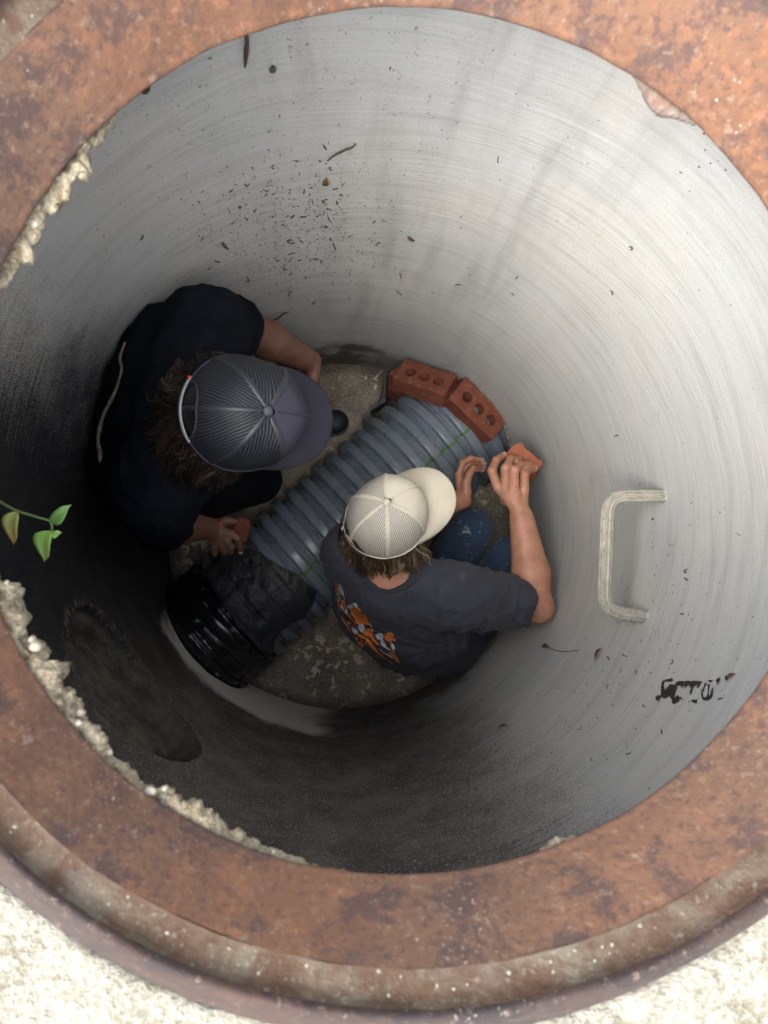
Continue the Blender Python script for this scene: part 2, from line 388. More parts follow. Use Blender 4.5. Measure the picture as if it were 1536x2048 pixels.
def felt_material():
    m = M('black_rubber_sheet'); n = m.noise(m.obj, 16, 5, .6, 1.0); f = m.noise(m.obj, 500, 2)
    return m.out(m.mix(m.ramp(n, .3, .7), (.018, .019, .021), (.038, .039, .042)), m.ramp(n, .3, .7, .42, .6), m.math('ADD', n, m.math('MULTIPLY', f, .04)), .7, .012, spec=.5)
MAT['felt'] = felt_material()
def mortar_material():
    m = M('cream_mortar'); n = m.noise(m.obj, 60, 6, .7, .5); f = m.noise(m.obj, 330, 4, .65); v = m.vor(m.obj, 130)
    col = m.mix(m.ramp(n, .35, .65), (.30, .215, .115), (.52, .45, .31))
    col = m.mix(m.ramp(f, .42, .62, 0, .6), col, (.62, .57, .45))
    return m.out(col, .95, m.math('ADD', m.math('ADD', f, n), m.math('MULTIPLY', v, -1.1)), 1., .012, spec=.2)
MAT['mortar'] = mortar_material()
def ground_material():
    m = M('pale_concrete_apron'); n = m.noise(m.obj, 22, 6, .68); f = m.noise(m.obj, 160, 4, .65)
    col = m.mix(m.ramp(n, .35, .62), (.155, .14, .10), (.26, .245, .20))
    col = m.mix(m.ramp(f, .40, .62, 0, .7), col, (.33, .32, .28))
    col = m.mix(m.ramp(m.noise(m.obj, 5, 3), .55, .7, 0, .25), col, (.18, .185, .12))
    return m.out(col, .95, m.math('ADD', f, n), .8, .012, spec=.2)
MAT['ground'] = ground_material()
def groove_material():
    m = M('sandy_groove'); n = m.noise(m.obj, 14, 6, .7, .4); f = m.noise(m.obj, 140, 5, .7)
    col = m.mix(m.ramp(n, .45, .70), (.062, .036, .023), (.105, .090, .068))
    col = m.mix(m.ramp(f, .56, .70, 0, .7), col, (.18, .165, .13))
    col = m.mix(m.ramp(m.noise(m.obj, 9, 5, .7), .60, .70, 0, .8), col, (.08, .065, .06))
    return m.out(col, .9, f, .9, .006, spec=.25)
MAT['groove'] = groove_material()
def rung_material():
    m = M('weathered_rung'); n = m.noise(m.obj, 50, 5, .7); f = m.noise(m.obj, 260, 4, .7)
    col = m.mix(m.ramp(n, .3, .7), (.22, .205, .17), (.33, .315, .265))
    col = m.mix(m.ramp(f, .56, .66, 0, .85), col, (.07, .055, .04))
    return m.out(col, .6, f, .3, .001, spec=.5)
MAT['rung'] = rung_material()
def leaf_material(name, a, b):
    m = M(name); u, v, _ = m.sep(m.uv); n = m.noise(m.obj, 60, 3)
    col = m.mix(m.ramp(m.math('ADD', v, m.math('MULTIPLY', m.math('SUBTRACT', n, .5), .6)), .3, 1.), a, b)
    vein = m.ramp(m.math('SINE', m.math('MULTIPLY', u, 60.)), .8, 1.)
    col = m.mix(m.math('MULTIPLY', vein, .25), col, tuple(min(1, c*1.6) for c in a))
    m.out(col, .5, vein, .3, .0005); m.b.inputs['Subsurface Weight'].default_value = .15
    m.b.inputs['Subsurface Scale'].default_value = .01; return m.m
MAT['leaf_g'] = leaf_material('fresh_green_leaf', (.26, .46, .10), (.34, .55, .14))
MAT['leaf_d'] = leaf_material('deep_green_leaf', (.11, .24, .06), (.15, .30, .08))
MAT['leaf_y'] = leaf_material('yellowing_leaf', (.46, .48, .14), (.66, .36, .14))
MAT['stem'] = simple('green_stem', (.16, .26, .07), .5, .2)

# ------------------------------------------------------------------ lathe with a hole through the middle
def lathe(profile, n=256, wob=None):
    vs = []; fs = []; k = len(profile)
    for i in range(n):
        a = 2*PI*i/n
        for j, (r, z) in enumerate(profile):
            rr, zz = (r, z) if wob is None else wob(a, r, z, j)
            vs.append((rr*math.cos(a), rr*math.sin(a), zz))
    for i in range(n):
        for j in range(k-1):
            b = ((i+1) % n)*k; fs.append((i*k+j, b+j, b+j+1, i*k+j+1))
    return vs, fs
def nz(x, y, z, s=1., o=4):
    return noise.fractal(Vector((x*s, y*s, z*s)), 1.0, 2.0, o)

# ground: one sheet to the horizon, with the hole of the manhole frame
def gw(a, r, z, j):
    if r < 1.5: z = z + .006*nz(math.cos(a)*r, math.sin(a)*r, 0, 18) + .004*nz(math.cos(a)*r, math.sin(a)*r, 3, 60)
    return r, z
prof = [(.512, -.07), (.514, -.026)] + [(.516+.011*k, -.022) for k in range(28)] + [(.9, -.022), (1.3, -.022), (3, -.022), (12, -.022), (60, -.022)]
v, f = lathe(prof, 420, gw)
tag(mesh('ground', v, f, MAT['ground']), kind='structure')
# earth round the shaft, closed below
v, f = lathe([(.512, -.07), (.9, -.075), (1.0, -1.0), (1.0, -2.3), (.01, -2.3)], 64)
tag(mesh('earth', v, f, MAT['dark'], smooth=False), kind='structure')

# ------------------------------------------------------------------ the shaft
PN = Vector((.643, .766)); PT = Vector((.766, -.643))        # across and along the pipe in the photograph
PIPE_D = 2.40
def pipe_pt(t): q = PN*1241 + PT*t; return P(q.x, q.y, PIPE_D)
PA = pipe_pt(-590); PB = pipe_pt(330)
PAX = (PB-PA).normalized(); PLEN = (PB-PA).length
PUP = Vector((0, 0, 1)); PSIDE = PAX.cross(PUP)              # PSIDE points right-down in the picture
PR = .211
def boolean(o, cutters):
    for c in cutters:
        md = o.modifiers.new('cut', 'BOOLEAN'); md.operation = 'DIFFERENCE'; md.object = c; md.solver = 'EXACT'
    bpy.context.view_layer.update()
    me = bpy.data.meshes.new_from_object(o.evaluated_get(bpy.context.evaluated_depsgraph_get()))
    o.modifiers.clear(); old = o.data; o.data = me; bpy.data.meshes.remove(old)
    for c in cutters: bpy.data.objects.remove(c)
def rough_cyl(a, b, r, amp, n=90, seg=10, fr=14, squash=1.0):
    ax = (b-a).normalized(); s = ax.cross(PUP).normalized(); u = s.cross(ax)
    vs = []; fs = []
    for i in range(seg+1):
        p = a.lerp(b, i/seg)
        for k in range(n):
            t = 2*PI*k/n; q = s*math.cos(t) + u*math.sin(t)*squash
            rr = r + amp*nz(q.x+i*.05, q.y, q.z*1.3, fr*.3, 5) + amp*.35*nz(q.x, q.y+i*.3, q.z, fr, 3)
            vs.append(p + q*rr)
    for i in range(seg):
        for k in range(n):
            fs.append((i*n+k, (i+1)*n+k, (i+1)*n+(k+1) % n, i*n+(k+1) % n))
    fs.append(tuple(range(n))); fs.append(tuple(range(seg*n, (seg+1)*n))[::-1])
    return mesh('cutter', vs, fs, MAT['wall'], smooth=False)
shaft_prof = [(.61, z) for z in np.linspace(-2.02, -.27, 36)] + [(.45, -.075), (.74, -.075), (.76, -.30), (.76, -2.02), (.61, -2.02)]
v, f = lathe(shaft_prof[:-1], 300, lambda a, r, z, j: (r + (.0022*nz(math.cos(a), math.sin(a), z, 2.4) if j < 36 else 0), z))
k = len(shaft_prof)-1
f += [(((i+1) % 300)*k+k-1, ((i+1) % 300)*k, i*k, i*k+k-1)[::-1] for i in range(300)]
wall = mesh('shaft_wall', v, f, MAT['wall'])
bpy.context.view_layer.update()
import bmesh
bm = bmesh.new(); bm.from_mesh(wall.data); bmesh.ops.recalc_face_normals(bm, faces=bm.faces); bm.to_mesh(wall.data); bm.free()
NA = R(218); ndir = Vector((math.cos(NA), math.sin(NA), 0)); nzc = CAM.z-1.50
c1 = rough_cyl(PA - PAX*.1, PA + PAX*.5, .222, .008)
c2 = rough_cyl(PB + PAX*.2 + Vector((0, 0, .006)), PB - PAX*.35 + Vector((0, 0, .006)), .224, .010, fr=24)
c3 = rough_cyl(ndir*.45 + Vector((0, 0, nzc)), ndir*.668 + Vector((0, 0, nzc)), .205, .005)
boolean(wall, [c1, c2, c3])
wall.data.polygons.foreach_set('use_smooth', [True]*len(wall.data.polygons))
try: wall.data.set_sharp_from_angle(angle=R(40))
except Exception: pass
tag(wall, 'round grey concrete shaft wall with brushed rings, black coated on one side with shade painted in', 'wall')

# crumbly broken edge of the hole above the bricks
parts = []; PC = PB - PAX*.2 + Vector((0, 0, .006)); pu = PAX.cross(PUP).normalized(); pv = pu.cross(PAX)
prev = []
for i in range(150):
    a = R(18) + R(150)*i/149; q = pu*math.cos(a) + pv*math.sin(a); b0 = PC + q*(.2255+.004*noise.noise(q*7))
    A_ = PAX.x**2+PAX.y**2; B_ = 2*(b0.x*PAX.x+b0.y*PAX.y); C_ = b0.x**2+b0.y**2-.6075**2
    t = (-B_+math.sqrt(max(0, B_*B_-4*A_*C_)))/(2*A_); prev.append(b0 + PAX*t)
for rep in range(2):
    pth = [p + Vector((noise.noise(p*70+Vector((rep*9, 0, 0))), noise.noise(p*70+Vector((0, rep*9+4, 0))), noise.noise(p*55)))*.006 for p in prev]
    parts.append(tube(pth, [.0045+.004*abs(noise.noise(p*110+Vector((rep, 3, 0)))) + .0025*noise.noise(p*260) for p in pth], 9))
v, f = merge(parts)
tag(mesh('broken_edge', v, f, simple('broken_concrete', (.24, .22, .19), .95, .5, 120, 260, .8, .004), wall), kind='stuff')

# floor slab, with the broken-out trench at the mouth of the pipe hole
vs = []; fs = []; NR, NT = 46, 150
for i in range(NR+1):
    r = .635*i/NR
    for k2 in range(NT):
        a = 2*PI*k2/NT; x, y = r*math.cos(a), r*math.sin(a)
        z = FLOOR + .006*nz(x, y, 0, 9) + .003*nz(x, y, 5, 40) + .012*max(0, (r-.52)/.1)
        vs.append((x, y, z))
for i in range(NR):
    for k2 in range(NT):
        a0 = i*NT+k2; a1 = i*NT+(k2+1) % NT
        fs.append((a0, a0+NT, a1+NT, a1))
def in_poly(x, y, poly):
    c = False; n = len(poly)
    for i in range(n):
        x1, y1 = poly[i]; x2, y2 = poly[i-1]
        if (y1 > y) != (y2 > y) and x < (x2-x1)*(y-y1)/(y2-y1)+x1: c = not c
    return c
trench = [P(x, y, 2.49) for x, y in ((731, 862), (733, 840), (742, 815), (766, 803), (772, 770), (776, 728), (860, 700), (1080, 780), (1060, 960), (900, 960), (780, 900))]
trp = [(p.x, p.y) for p in trench]
vs = [(x, y, z - (.17 if in_poly(x, y, trp) else 0)) for x, y, z in vs]
tag(mesh('floor', vs, fs, MAT['floor']), kind='structure')
edge = spline([P(x, y, 2.482) for x, y in ((728, 868), (731, 842), (741, 818), (755, 808), (766, 802), (769, 785), (772, 765), (768, 746))], 6)
ev = []; ef = []
for i, p in enumerate(edge):
    wv = .007 + .004*noise.noise(p*30)
    ev += [p + Vector((-wv, wv*.6, .004)), p + Vector((wv, -wv*.6, .002)), p + Vector((wv*1.1, -wv*.6, -.10)), p + Vector((-wv, wv*.6, -.10))]
for i in range(len(edge)-1):
    for k2 in range(4): ef.append((i*4+k2, i*4+(k2+1) % 4, (i+1)*4+(k2+1) % 4, (i+1)*4+k2))
tag(mesh('trench_edge', ev, ef, simple('grey_slab_edge', (.13, .135, .125), .9, .3, 40, 150, .5), smooth=False),
    'wavy grey concrete lip along the dark gap left of the red bricks', 'concrete edge')

# ------------------------------------------------------------------ corrugated pipe
PITCH = .0605
def rib(x):
    u = (x / PITCH) % 1.0
    if u < .64:
        q = abs(u/.64*2-1); h = (1-q**7)**.5
    else:
        q = abs((u-.64)/.36*2-1); h = .02 + .30*math.exp(-(q/.30)**2)
    return h
def pipe_surface(x, phi, base=PR, depth=.028):
    r = base - depth*(1-rib(x))
    return PA + PAX*x + (PUP*math.cos(phi) + PSIDE*math.sin(phi))*r
vs = []; fs = []; NP = 96; xs = np.arange(0, PLEN, PITCH/24)
for x in xs:
    for k2 in range(NP): vs.append(pipe_surface(x, 2*PI*k2/NP))
for i in range(len(xs)-1):
    for k2 in range(NP): fs.append((i*NP+k2, (i+1)*NP+k2, (i+1)*NP+(k2+1) % NP, i*NP+(k2+1) % NP))
pipe = thing('corrugated_pipe', (PA.x, PA.y, FLOOR), 'ribbed blue-grey plastic pipe crossing the shaft floor with a thin green line', 'pipe')
mesh('pipe_wall', vs, fs, MAT['pipe'], pipe)
vs = []; fs = []
ph0 = .20
gx = np.arange(.42, PLEN-.1, PITCH/24)
for i, x in enumerate(gx):
    wd = .022 + .008*noise.noise(Vector((x*25, 0, 0)))
    for k2 in range(3):
        p = ph0 + .05*math.sin(x*3) + (k2-1)*wd; r = PR - .028*(1-rib(x)) + .0006
        vs.append(PA + PAX*x + (PUP*math.cos(p) + PSIDE*math.sin(p))*r)
for i in range(len(gx)-1):
    if noise.noise(Vector((gx[i]*34, 3, 0))) > .62: continue
    for k2 in range(2): fs.append((i*3+k2, (i+1)*3+k2, (i+1)*3+k2+1, i*3+k2+1))
mesh('green_line', vs, fs, MAT['green'], pipe)

# black film wrapped round the pipe end, and the rubber sheet draped over it
wrap = thing('pipe_wrap', (PA.x, PA.y, FLOOR+.1), 'shiny black plastic film taped round the near end of the grey pipe', 'wrap')
WX = 0.305
def wrap_r(x, phi, extra=0.):
    e = min(1, max(0, x)/.10)
    r = PR + .003 - .0225*.42*(1-rib(x)) + extra
    c, s = math.cos(phi), math.sin(phi)
    r += .005*nz(x*4, c*2, s*2, 2.0) + .0022*abs(nz(x*6+c*3, s*3, c*2, 3.0))
    tapex = WX - .075
    r -= .005*math.exp(-((x-tapex)/.018)**2)
    return r
vs = []; fs = []; nx, npn = 90, 200
for i in range(nx+1):
    for k2 in range(npn):
        ph = 2*PI*k2/npn; x = (WX + .012*math.sin(ph*3+1) + .008*noise.noise(Vector((ph*3, 0, 0)))) * i/nx
        vs.append(PA + PAX*x + (PUP*math.cos(ph) + PSIDE*math.sin(ph))*(wrap_r(x, ph) - (.012*(i/nx)**30)))
for i in range(nx):
    for k2 in range(npn): fs.append((i*npn+k2, (i+1)*npn+k2, (i+1)*npn+(k2+1) % npn, i*npn+(k2+1) % npn))
mesh('plastic_film', vs, fs, MAT['film'], wrap)
vs = []; fs = []
for i in range(9):
    for k2 in range(npn):
        ph = 2*PI*k2/npn; x = WX-.098+.046*i/8 + .006*math.sin(ph*2)
        vs.append(PA + PAX*x + (PUP*math.cos(ph) + PSIDE*math.sin(ph))*(PR + .0045 + .0012*nz(ph*4, x*40, 0) - .003*abs(i/4-1)**4))
for i in range(8):
    for k2 in range(npn): fs.append((i*npn+k2, (i+1)*npn+k2, (i+1)*npn+(k2+1) % npn, i*npn+(k2+1) % npn))
tp = M('glossy_black_tape'); mesh('tape', vs, fs, tp.out((.010, .011, .013), .2, tp.noise(tp.obj, 40, 3), .3, .003, spec=.7), wrap)

def cyl_hit(px, py, r):
    """where that direction meets the pipe: distance along it and angle round it"""
    d = ray(px, py); o = CAM - PA
    dp = d - PAX*d.dot(PAX); op = o - PAX*o.dot(PAX)
    a = dp.dot(dp); b = 2*dp.dot(op); c = op.dot(op)-r*r; disc = b*b-4*a*c
    if disc < 0: t = -b/(2*a)
    else: t = (-b-math.sqrt(disc))/(2*a)
    q = o + d*t; rad = q - PAX*q.dot(PAX)
    return q.dot(PAX), math.atan2(rad.dot(PSIDE), rad.z)
outline = [(425, 1120), (470, 1098), (505, 1098), (545, 1122), (590, 1148), (636, 1184), (622, 1212), (606, 1238), (583, 1246), (560, 1262), (547, 1290), (545, 1312), (520, 1300), (490, 1265), (452, 1218), (425, 1176), (408, 1145)]
pts2 = [cyl_hit(x, y, PR+.008) for x, y in outline]
pts2 = [(x, p*PR) for x, p in pts2]
def fill_poly(pts, step):
    """dense triangulation of a flat outline"""
    n = len(pts); b = []
    for i in range(n):
        a0 = Vector(pts[i]); a1 = Vector(pts[(i+1) % n]); m = max(1, int((a1-a0).length/step))
        b += [a0.lerp(a1, j/m) for j in range(m)]
    xs_ = [p.x for p in b]; ys_ = [p.y for p in b]; inner = []
    poly = [(p.x, p.y) for p in b]
    nx_ = int((max(xs_)-min(xs_))/step); ny_ = int((max(ys_)-min(ys_))/step)
    for i in range(nx_+1):
        for j in range(ny_+1):
            x = min(xs_)+(i+.5)*step + random.uniform(-.1, .1)*step; y = min(ys_)+(j+.5)*step
            if in_poly(x, y, poly): inner.append(Vector((x, y)))
    r = geometry.delaunay_2d_cdt(b+inner, [], [list(range(len(b)))], 1, 1e-7)
    return [Vector(p) for p in r[0]], [tuple(f_) for f_ in r[2]]
q, tf = fill_poly(pts2, .005)
vs = []
for p in q:
    x, ph = p.x, p.y/PR
    hgt = .010 + .008*nz(p.x*6, p.y*6, 1, 1.6) + .006*abs(nz(p.x*11+p.y*7, p.y*12, 3, 1.3)) - .004*(1-rib(x))
    tx = WX-.06; hgt -= .0
    vs.append(PA + PAX*x + (PUP*math.cos(ph) + PSIDE*math.sin(ph))*(PR + max(.004, hgt)))
sheet = mesh('rubber_sheet', vs, tf, MAT['felt'])
sm = sheet.modifiers.new('thickness', 'SOLIDIFY'); sm.thickness = .003; sm.offset = 1
tag(sheet, 'crumpled matt black sheet draped over the pipe beside the film wrap', 'sheet')

# ------------------------------------------------------------------ iron frame
iron = thing('manhole_frame', (0, 0, -.03), 'heavy round rusty iron manhole frame bedded in pale concrete', 'manhole frame')
def rw(a, r, z, j):
    c, s = math.cos(a)*r, math.sin(a)*r
    return r + .0013*nz(c, s, z, 9), z + .0016*nz(c, s, 4, 14)
v, f = lathe([(.425, -.075), (.408, -.056), (.387, -.040), (.3805, -.0345), (.3802, -.0320), (.3825, -.029)] + [(.3825+.0365*k/16, -.029+.072*(k/16)**.93) for k in range(1, 17)], 420, rw)
mesh('cover_seat', v, f, MAT['rust'], iron)
v, f = lathe([(.4188, .0428), (.4205, .0395), (.4235, .0360), (.428, .0345), (.434, .0350), (.439, .0355), (.444, .0365), (.4475, .0395), (.4495, .0455)], 420,
             lambda a, r, z, j: (r + .001*nz(math.cos(a), math.sin(a), z, 9), z + (.0030*nz(math.cos(a)*r, math.sin(a)*r, 4, 34) if 0 < j < 8 else 0)))
mesh('dirt_groove', v, f, MAT['groove'], iron)
v, f = lathe([(.4493, .0450), (.4505, .0485), (.4525, .0502), (.455, .0500), (.458, .0480), (.468, .038), (.480, .024), (.494, .006), (.506, -.010), (.515, -.022), (.520, -.035), (.520, -.1)], 420, rw)
mesh('outer_rim', v, f, MAT['rim'], iron)
v, f = lathe([(.425, -.0745), (.45, -.078), (.520, -.078)], 128)
mesh('flange', v, f, MAT['rim'], iron)
# pale chip on the inner lip, upper right
def lump_band(a0, a1, rfun, n, seed, zc, squash=1.0, amp=.45, fr=60, r0=.381, drop=.8, ceil_=-.0365):
    vs = []; fs = []; m = 22
    for i in range(n+1):
        a = R(a0 + (a1-a0)*i/n); w_ = rfun(i/n)
        for k2 in range(m):
            p = 2*PI*k2/m; dr = math.cos(p)*w_; dz = math.sin(p)*w_*drop
            c = Vector((math.cos(a), math.sin(a), 0)); q = c*(r0 + dr) + Vector((0, 0, zc + dz))
            cell = noise.voronoi(q*fr + Vector((seed, 0, 0)))[0][0]
            d = amp*w_*nz(q.x, q.y, q.z+seed, fr*.45, 3) + w_*.38*(.42-cell*cell*1.7) + .0016*nz(q.x, q.y, q.z, 240, 3)
            q += (c*math.cos(p) + Vector((0, 0, math.sin(p))))*d
            if ceil_ is not None: q.z = min(q.z, ceil_ + .002*noise.noise(q*90))
            vs.append(q)
    for i in range(n):
        for k2 in range(m): fs.append((i*m+k2, i*m+(k2+1) % m, (i+1)*m+(k2+1) % m, (i+1)*m+k2))
    return vs, fs
def bandw(pts):
    def fn(t):
        for (t0, w0), (t1, w1) in zip(pts, pts[1:]):
            if t <= t1: return w0 + (w1-w0)*(t-t0)/(t1-t0)
        return pts[-1][1]
    return fn
mortar = thing('mortar_bed', (-.38, 0, -.07), 'lumpy cream mortar squeezed out under the left side of the rusty frame', 'mortar')
def ang(px, py):
    p = P(px, py, .64); return math.degrees(math.atan2(p.y, p.x)) % 360
print('angles', [round(ang(*a)) for a in ((210, 230), (80, 400), (0, 560), (0, 1170), (60, 1290), (150, 1400), (240, 1520), (380, 1620), (560, 1725), (700, 1748), (1090, 1700), (1140, 1685), (1260, 190), (1370, 260))])
A = [ang(210, 232), ang(0, 520), ang(0, 1170), ang(130, 1330), ang(230, 1500), ang(370, 1600), ang(460, 1675), ang(640, 1735)]
def seg_w(a):
    tab = [(A[0]-1, .001), (A[0]+2, .007), (A[0]+8, .014), (A[0]+14, .013), (A[1], .016), (A[1]+5, .006), (A[2]-4, .007), (A[2]+1, .020), (A[2]+4, .018), (A[3], .021), (A[3]+3, .026), (A[3]+7, .016), (A[4], .010),
           (A[4]+3, .009), (A[5]-3, .015), (A[5], .022), (A[5]+3, .017), (A[6], .011), (A[6]+4, .009), (A[7]-4, .006), (A[7], .003), (A[7]+6, .001)]
    for (t0, w0), (t1, w1) in zip(tab, tab[1:]):
        if a <= t1: return w0 + (w1-w0)*max(0, a-t0)/(t1-t0)
    return .001
a0, a1 = A[0]-1, A[7]+6
v, f = lump_band(a0, a1, lambda t: seg_w(a0+(a1-a0)*t), 1400, 3.1, -.050, r0=.389, fr=100, amp=.75)
mesh('mortar_ridge', v, f, MAT['mortar'], mortar)
parts = []
for i in range(26):
    a = random.uniform(A[0]+3, A[7]-3); w_ = seg_w(a); s = random.uniform(.003, .0065); p = random.uniform(PI*.5, PI*1.25); w_ *= .85
    c = Vector((math.cos(R(a)), math.sin(R(a)), 0)); ctr = c*(.3895+math.cos(p)*w_) + Vector((0, 0, -.050+math.sin(p)*w_*.8))
    vv = []; ff = []; sc = [random.uniform(.6, 1.2) for _ in range(3)]
    for j in range(1, 6):
        for k2 in range(8):
            th_, ph = PI*j/6, 2*PI*k2/8
            n_ = Vector((math.sin(th_)*math.cos(ph)*sc[0], math.sin(th_)*math.sin(ph)*sc[1], math.cos(th_)*sc[2]))
            vv.append(ctr + n_*s*(1+.25*noise.noise(n_*2.5+ctr*50)))
    for j in range(4):
        for k2 in range(8): ff.append((j*8+k2, j*8+(k2+1) % 8, (j+1)*8+(k2+1) % 8, (j+1)*8+k2))
    ff.append(tuple(range(8))[::-1]); ff.append(tuple(range(32, 40))); parts.append((vv, ff))
v, f = merge(parts); mo = mesh('pebbles', v, f, simple('pale_pebble', (.50, .44, .34), .85, .25, 50, 200, .4), mortar); mo['kind'] = 'stuff'
A2 = ang(1075, 1712); A3 = ang(1150, 1680)
v, f = lump_band(A2, A3, lambda t: .001+.0085*math.sin(PI*t)**.6*(1-.4*math.sin(PI*t*2)**2), 110, 8, -.046, r0=.3875, fr=90)
tag(mesh('mortar_lump', v, f, MAT['mortar']), 'small cream mortar lump poking from under the bottom right of the frame', 'mortar')
A4 = ang(1382, 262); A5 = ang(1255, 165)
pk = M('pink_grey_mortar'); v, f = lump_band(A4, A5, lambda t: .001+.0125*math.sin(PI*t)**1.2, 90, 5, -.046, r0=.391, fr=26, amp=.10)
tag(mesh('mortar_smear', v, f, pk.out(pk.mix(pk.ramp(pk.noise(pk.obj, 60, 5, .6), .35, .65), (.12, .07, .052), (.17, .155, .135)), .9, pk.noise(pk.obj, 130, 4), .4, .003)),
    'smooth pinkish grey lump on the inner lip at the upper right of the frame', 'mortar')
# grains of grit on the iron: more than anyone would count
parts = []
for i in range(300):
    a = random.uniform(0, 2*PI); r = random.choice([random.uniform(.386, .417), random.uniform(.424, .446), random.uniform(.424, .446)])
    if r < .42 and not (R(20) < a < R(75) or random.random() < .12): continue
    s = random.uniform(.0008, .0022) ; c = Vector((r*math.cos(a), r*math.sin(a), (-.029+.072*max(0, (r-.3825)/.0365)**.93 if r < .42 else .0355)))
    o_ = [Vector(q_)*s*random.uniform(.7, 1.2) for q_ in ((1, 0, 0), (0, 1, 0), (-1, 0, 0), (0, -1, 0), (0, 0, .8), (0, 0, -.8))]
    parts.append(([c+q_ for q_ in o_], [(0, 1, 4), (1, 2, 4), (2, 3, 4), (3, 0, 4), (1, 0, 5), (2, 1, 5), (3, 2, 5), (0, 3, 5)]))
v, f = merge(parts)
tag(mesh('grit', v, f, simple('pale_grit', (.27, .25, .20), .8, .2), smooth=False), 'loose pale sand grains scattered on the rusty frame', 'grit', kind='stuff')

# ------------------------------------------------------------------ step rung
rung = thing('step_rung', P(1260, 1110, 1.385), 'grooved pale metal step rung let into the right side of the wall', 'rung')
zr = CAM.z-1.385
wa = W(1337, 990); wb = W(1307, 1232)
def atz(px, py): p = P(px, py, 1.385); return p
cA = atz(1216, 992); cB = atz(1207, 1222)
eA = Vector((wa.x, wa.y, zr)); eB = Vector((wb.x, wb.y, zr))
eA = eA*(.625/ Vector((eA.x, eA.y, 0)).length); eA.z = zr; eB = eB*(.625/Vector((eB.x, eB.y, 0)).length); eB.z = zr
def fillet(p0, c, p1, r, n=8):
    d0 = (p0-c).normalized(); d1 = (p1-c).normalized(); out = []
    a = c+d0*r; b = c+d1*r
    for i in range(n+1):
        t = i/n; out.append((1-t)**2*a + 2*t*(1-t)*c + t*t*b)
    return out
path = [eA, eA.lerp(cA, .3)] + fillet(eA, cA, cB, .038) + [cA.lerp(cB, .35), cA.lerp(cB, .5), cA.lerp(cB, .65)] + fillet(cA, cB, eB, .038) + [eB.lerp(cB, .3), eB]
vs = []; fs = []; m = 48
for i, p in enumerate(path):
    t = (path[min(i+1, len(path)-1)]-path[max(i-1, 0)]).normalized(); s = t.cross(PUP).normalized()
    for k2 in range(m):
        a = 2*PI*k2/m; r = .0102*(1 + .15*math.cos(a*10))
        vs.append(p + s*math.cos(a)*r*1.15 + PUP*math.sin(a)*r*.95)
for i in range(len(path)-1):
    for k2 in range(m): fs.append((i*m+k2, i*m+(k2+1) % m, (i+1)*m+(k2+1) % m, (i+1)*m+k2))
mesh('grooved_bar', vs, fs, MAT['rung'], rung)
for e, c in ((eA, cA), (eB, cB)):
    d = (e-c).normalized(); q0 = e - d*.018
    v, f = tube([q0, q0.lerp(e, .6), e], [.0108, .0125, .019], 20); v = [p + Vector((noise.noise(p*160), noise.noise(p*160+Vector((5, 0, 0))), 0))*.003 for p in v]
    mesh('grout_collar', v, f, simple('grout', (.42, .41, .37), .95, .3, 50, 250, .6), rung)

# ------------------------------------------------------------------ tar mark on the wall
def wall_patch(polys, inset, step=4.):
    V = []; F = []
    for poly in polys:
        q, tf = fill_poly([Vector(p) for p in poly], step)
        o = len(V); V += [W(p.x, p.y, inset) for p in q]; F += [tuple(i+o for i in t) for t in tf]
    return V, F
def TX(pts): return [(1290+x/7.68, 1330+y/7.68) for x, y in pts]
tar = [TX(p) for p in (
    [(160, 490), (200, 458), (240, 470), (245, 400), (240, 340), (262, 250), (330, 215), (420, 200), (435, 250), (385, 260), (300, 255), (290, 320), (310, 385), (345, 330), (380, 290), (470, 300), (500, 350), (470, 430), (450, 505), (500, 460), (540, 500), (525, 560), (440, 605), (410, 580), (405, 520), (370, 480), (330, 510), (300, 520), (250, 490), (205, 580), (200, 545), (165, 540)],
    [(460, 300), (480, 262), (540, 240), (600, 250), (650, 238), (700, 250), (740, 240), (840, 245), (885, 262), (850, 300), (820, 350), (790, 350), (800, 310), (760, 330), (730, 380), (715, 440), (690, 460), (690, 400), (712, 340), (670, 350), (690, 305), (640, 330), (600, 370), (615, 310), (560, 350), (540, 310), (500, 330)],
    [(855, 450), (870, 390), (900, 330), (920, 270), (950, 285), (915, 350), (890, 420), (895, 490), (935, 495), (960, 430), (965, 340), (950, 290), (1000, 300), (990, 350), (975, 420), (990, 480), (1010, 420), (1030, 350), (1055, 345), (1040, 420), (1050, 440), (1025, 500), (980, 540), (920, 552), (875, 520)],
    [(955, 240), (1000, 225), (1050, 240), (1000, 270)], [(1080, 240), (1120, 200), (1160, 188), (1150, 230), (1100, 320), (1105, 270)],
    [(1220, 200), (1245, 145), (1272, 190), (1262, 245), (1232, 225)], [(655, 570), (690, 535), (685, 575)], [(712, 560), (720, 525), (760, 535), (800, 520), (800, 590), (770, 590)],
    [(1110, 545), (1125, 510), (1195, 500), (1190, 520), (1140, 530)], [(1165, 400), (1180, 365), (1185, 395)], [(1205, 470), (1225, 450), (1220, 475)], [(530, 500), (560, 480), (560, 520), (590, 545), (560, 540)],
    [(860, 375), (872, 370), (872, 395), (858, 392)])]
v, f = wall_patch(tar, .0018, 3.)
v = [p + Vector((-p.x, -p.y, 0)).normalized()*.0009*noise.noise(p*220) for p in v]
tag(mesh('tar_mark', v, f, MAT['tar']), 'smudged black tar lettering on the wall at the lower right', 'mark')

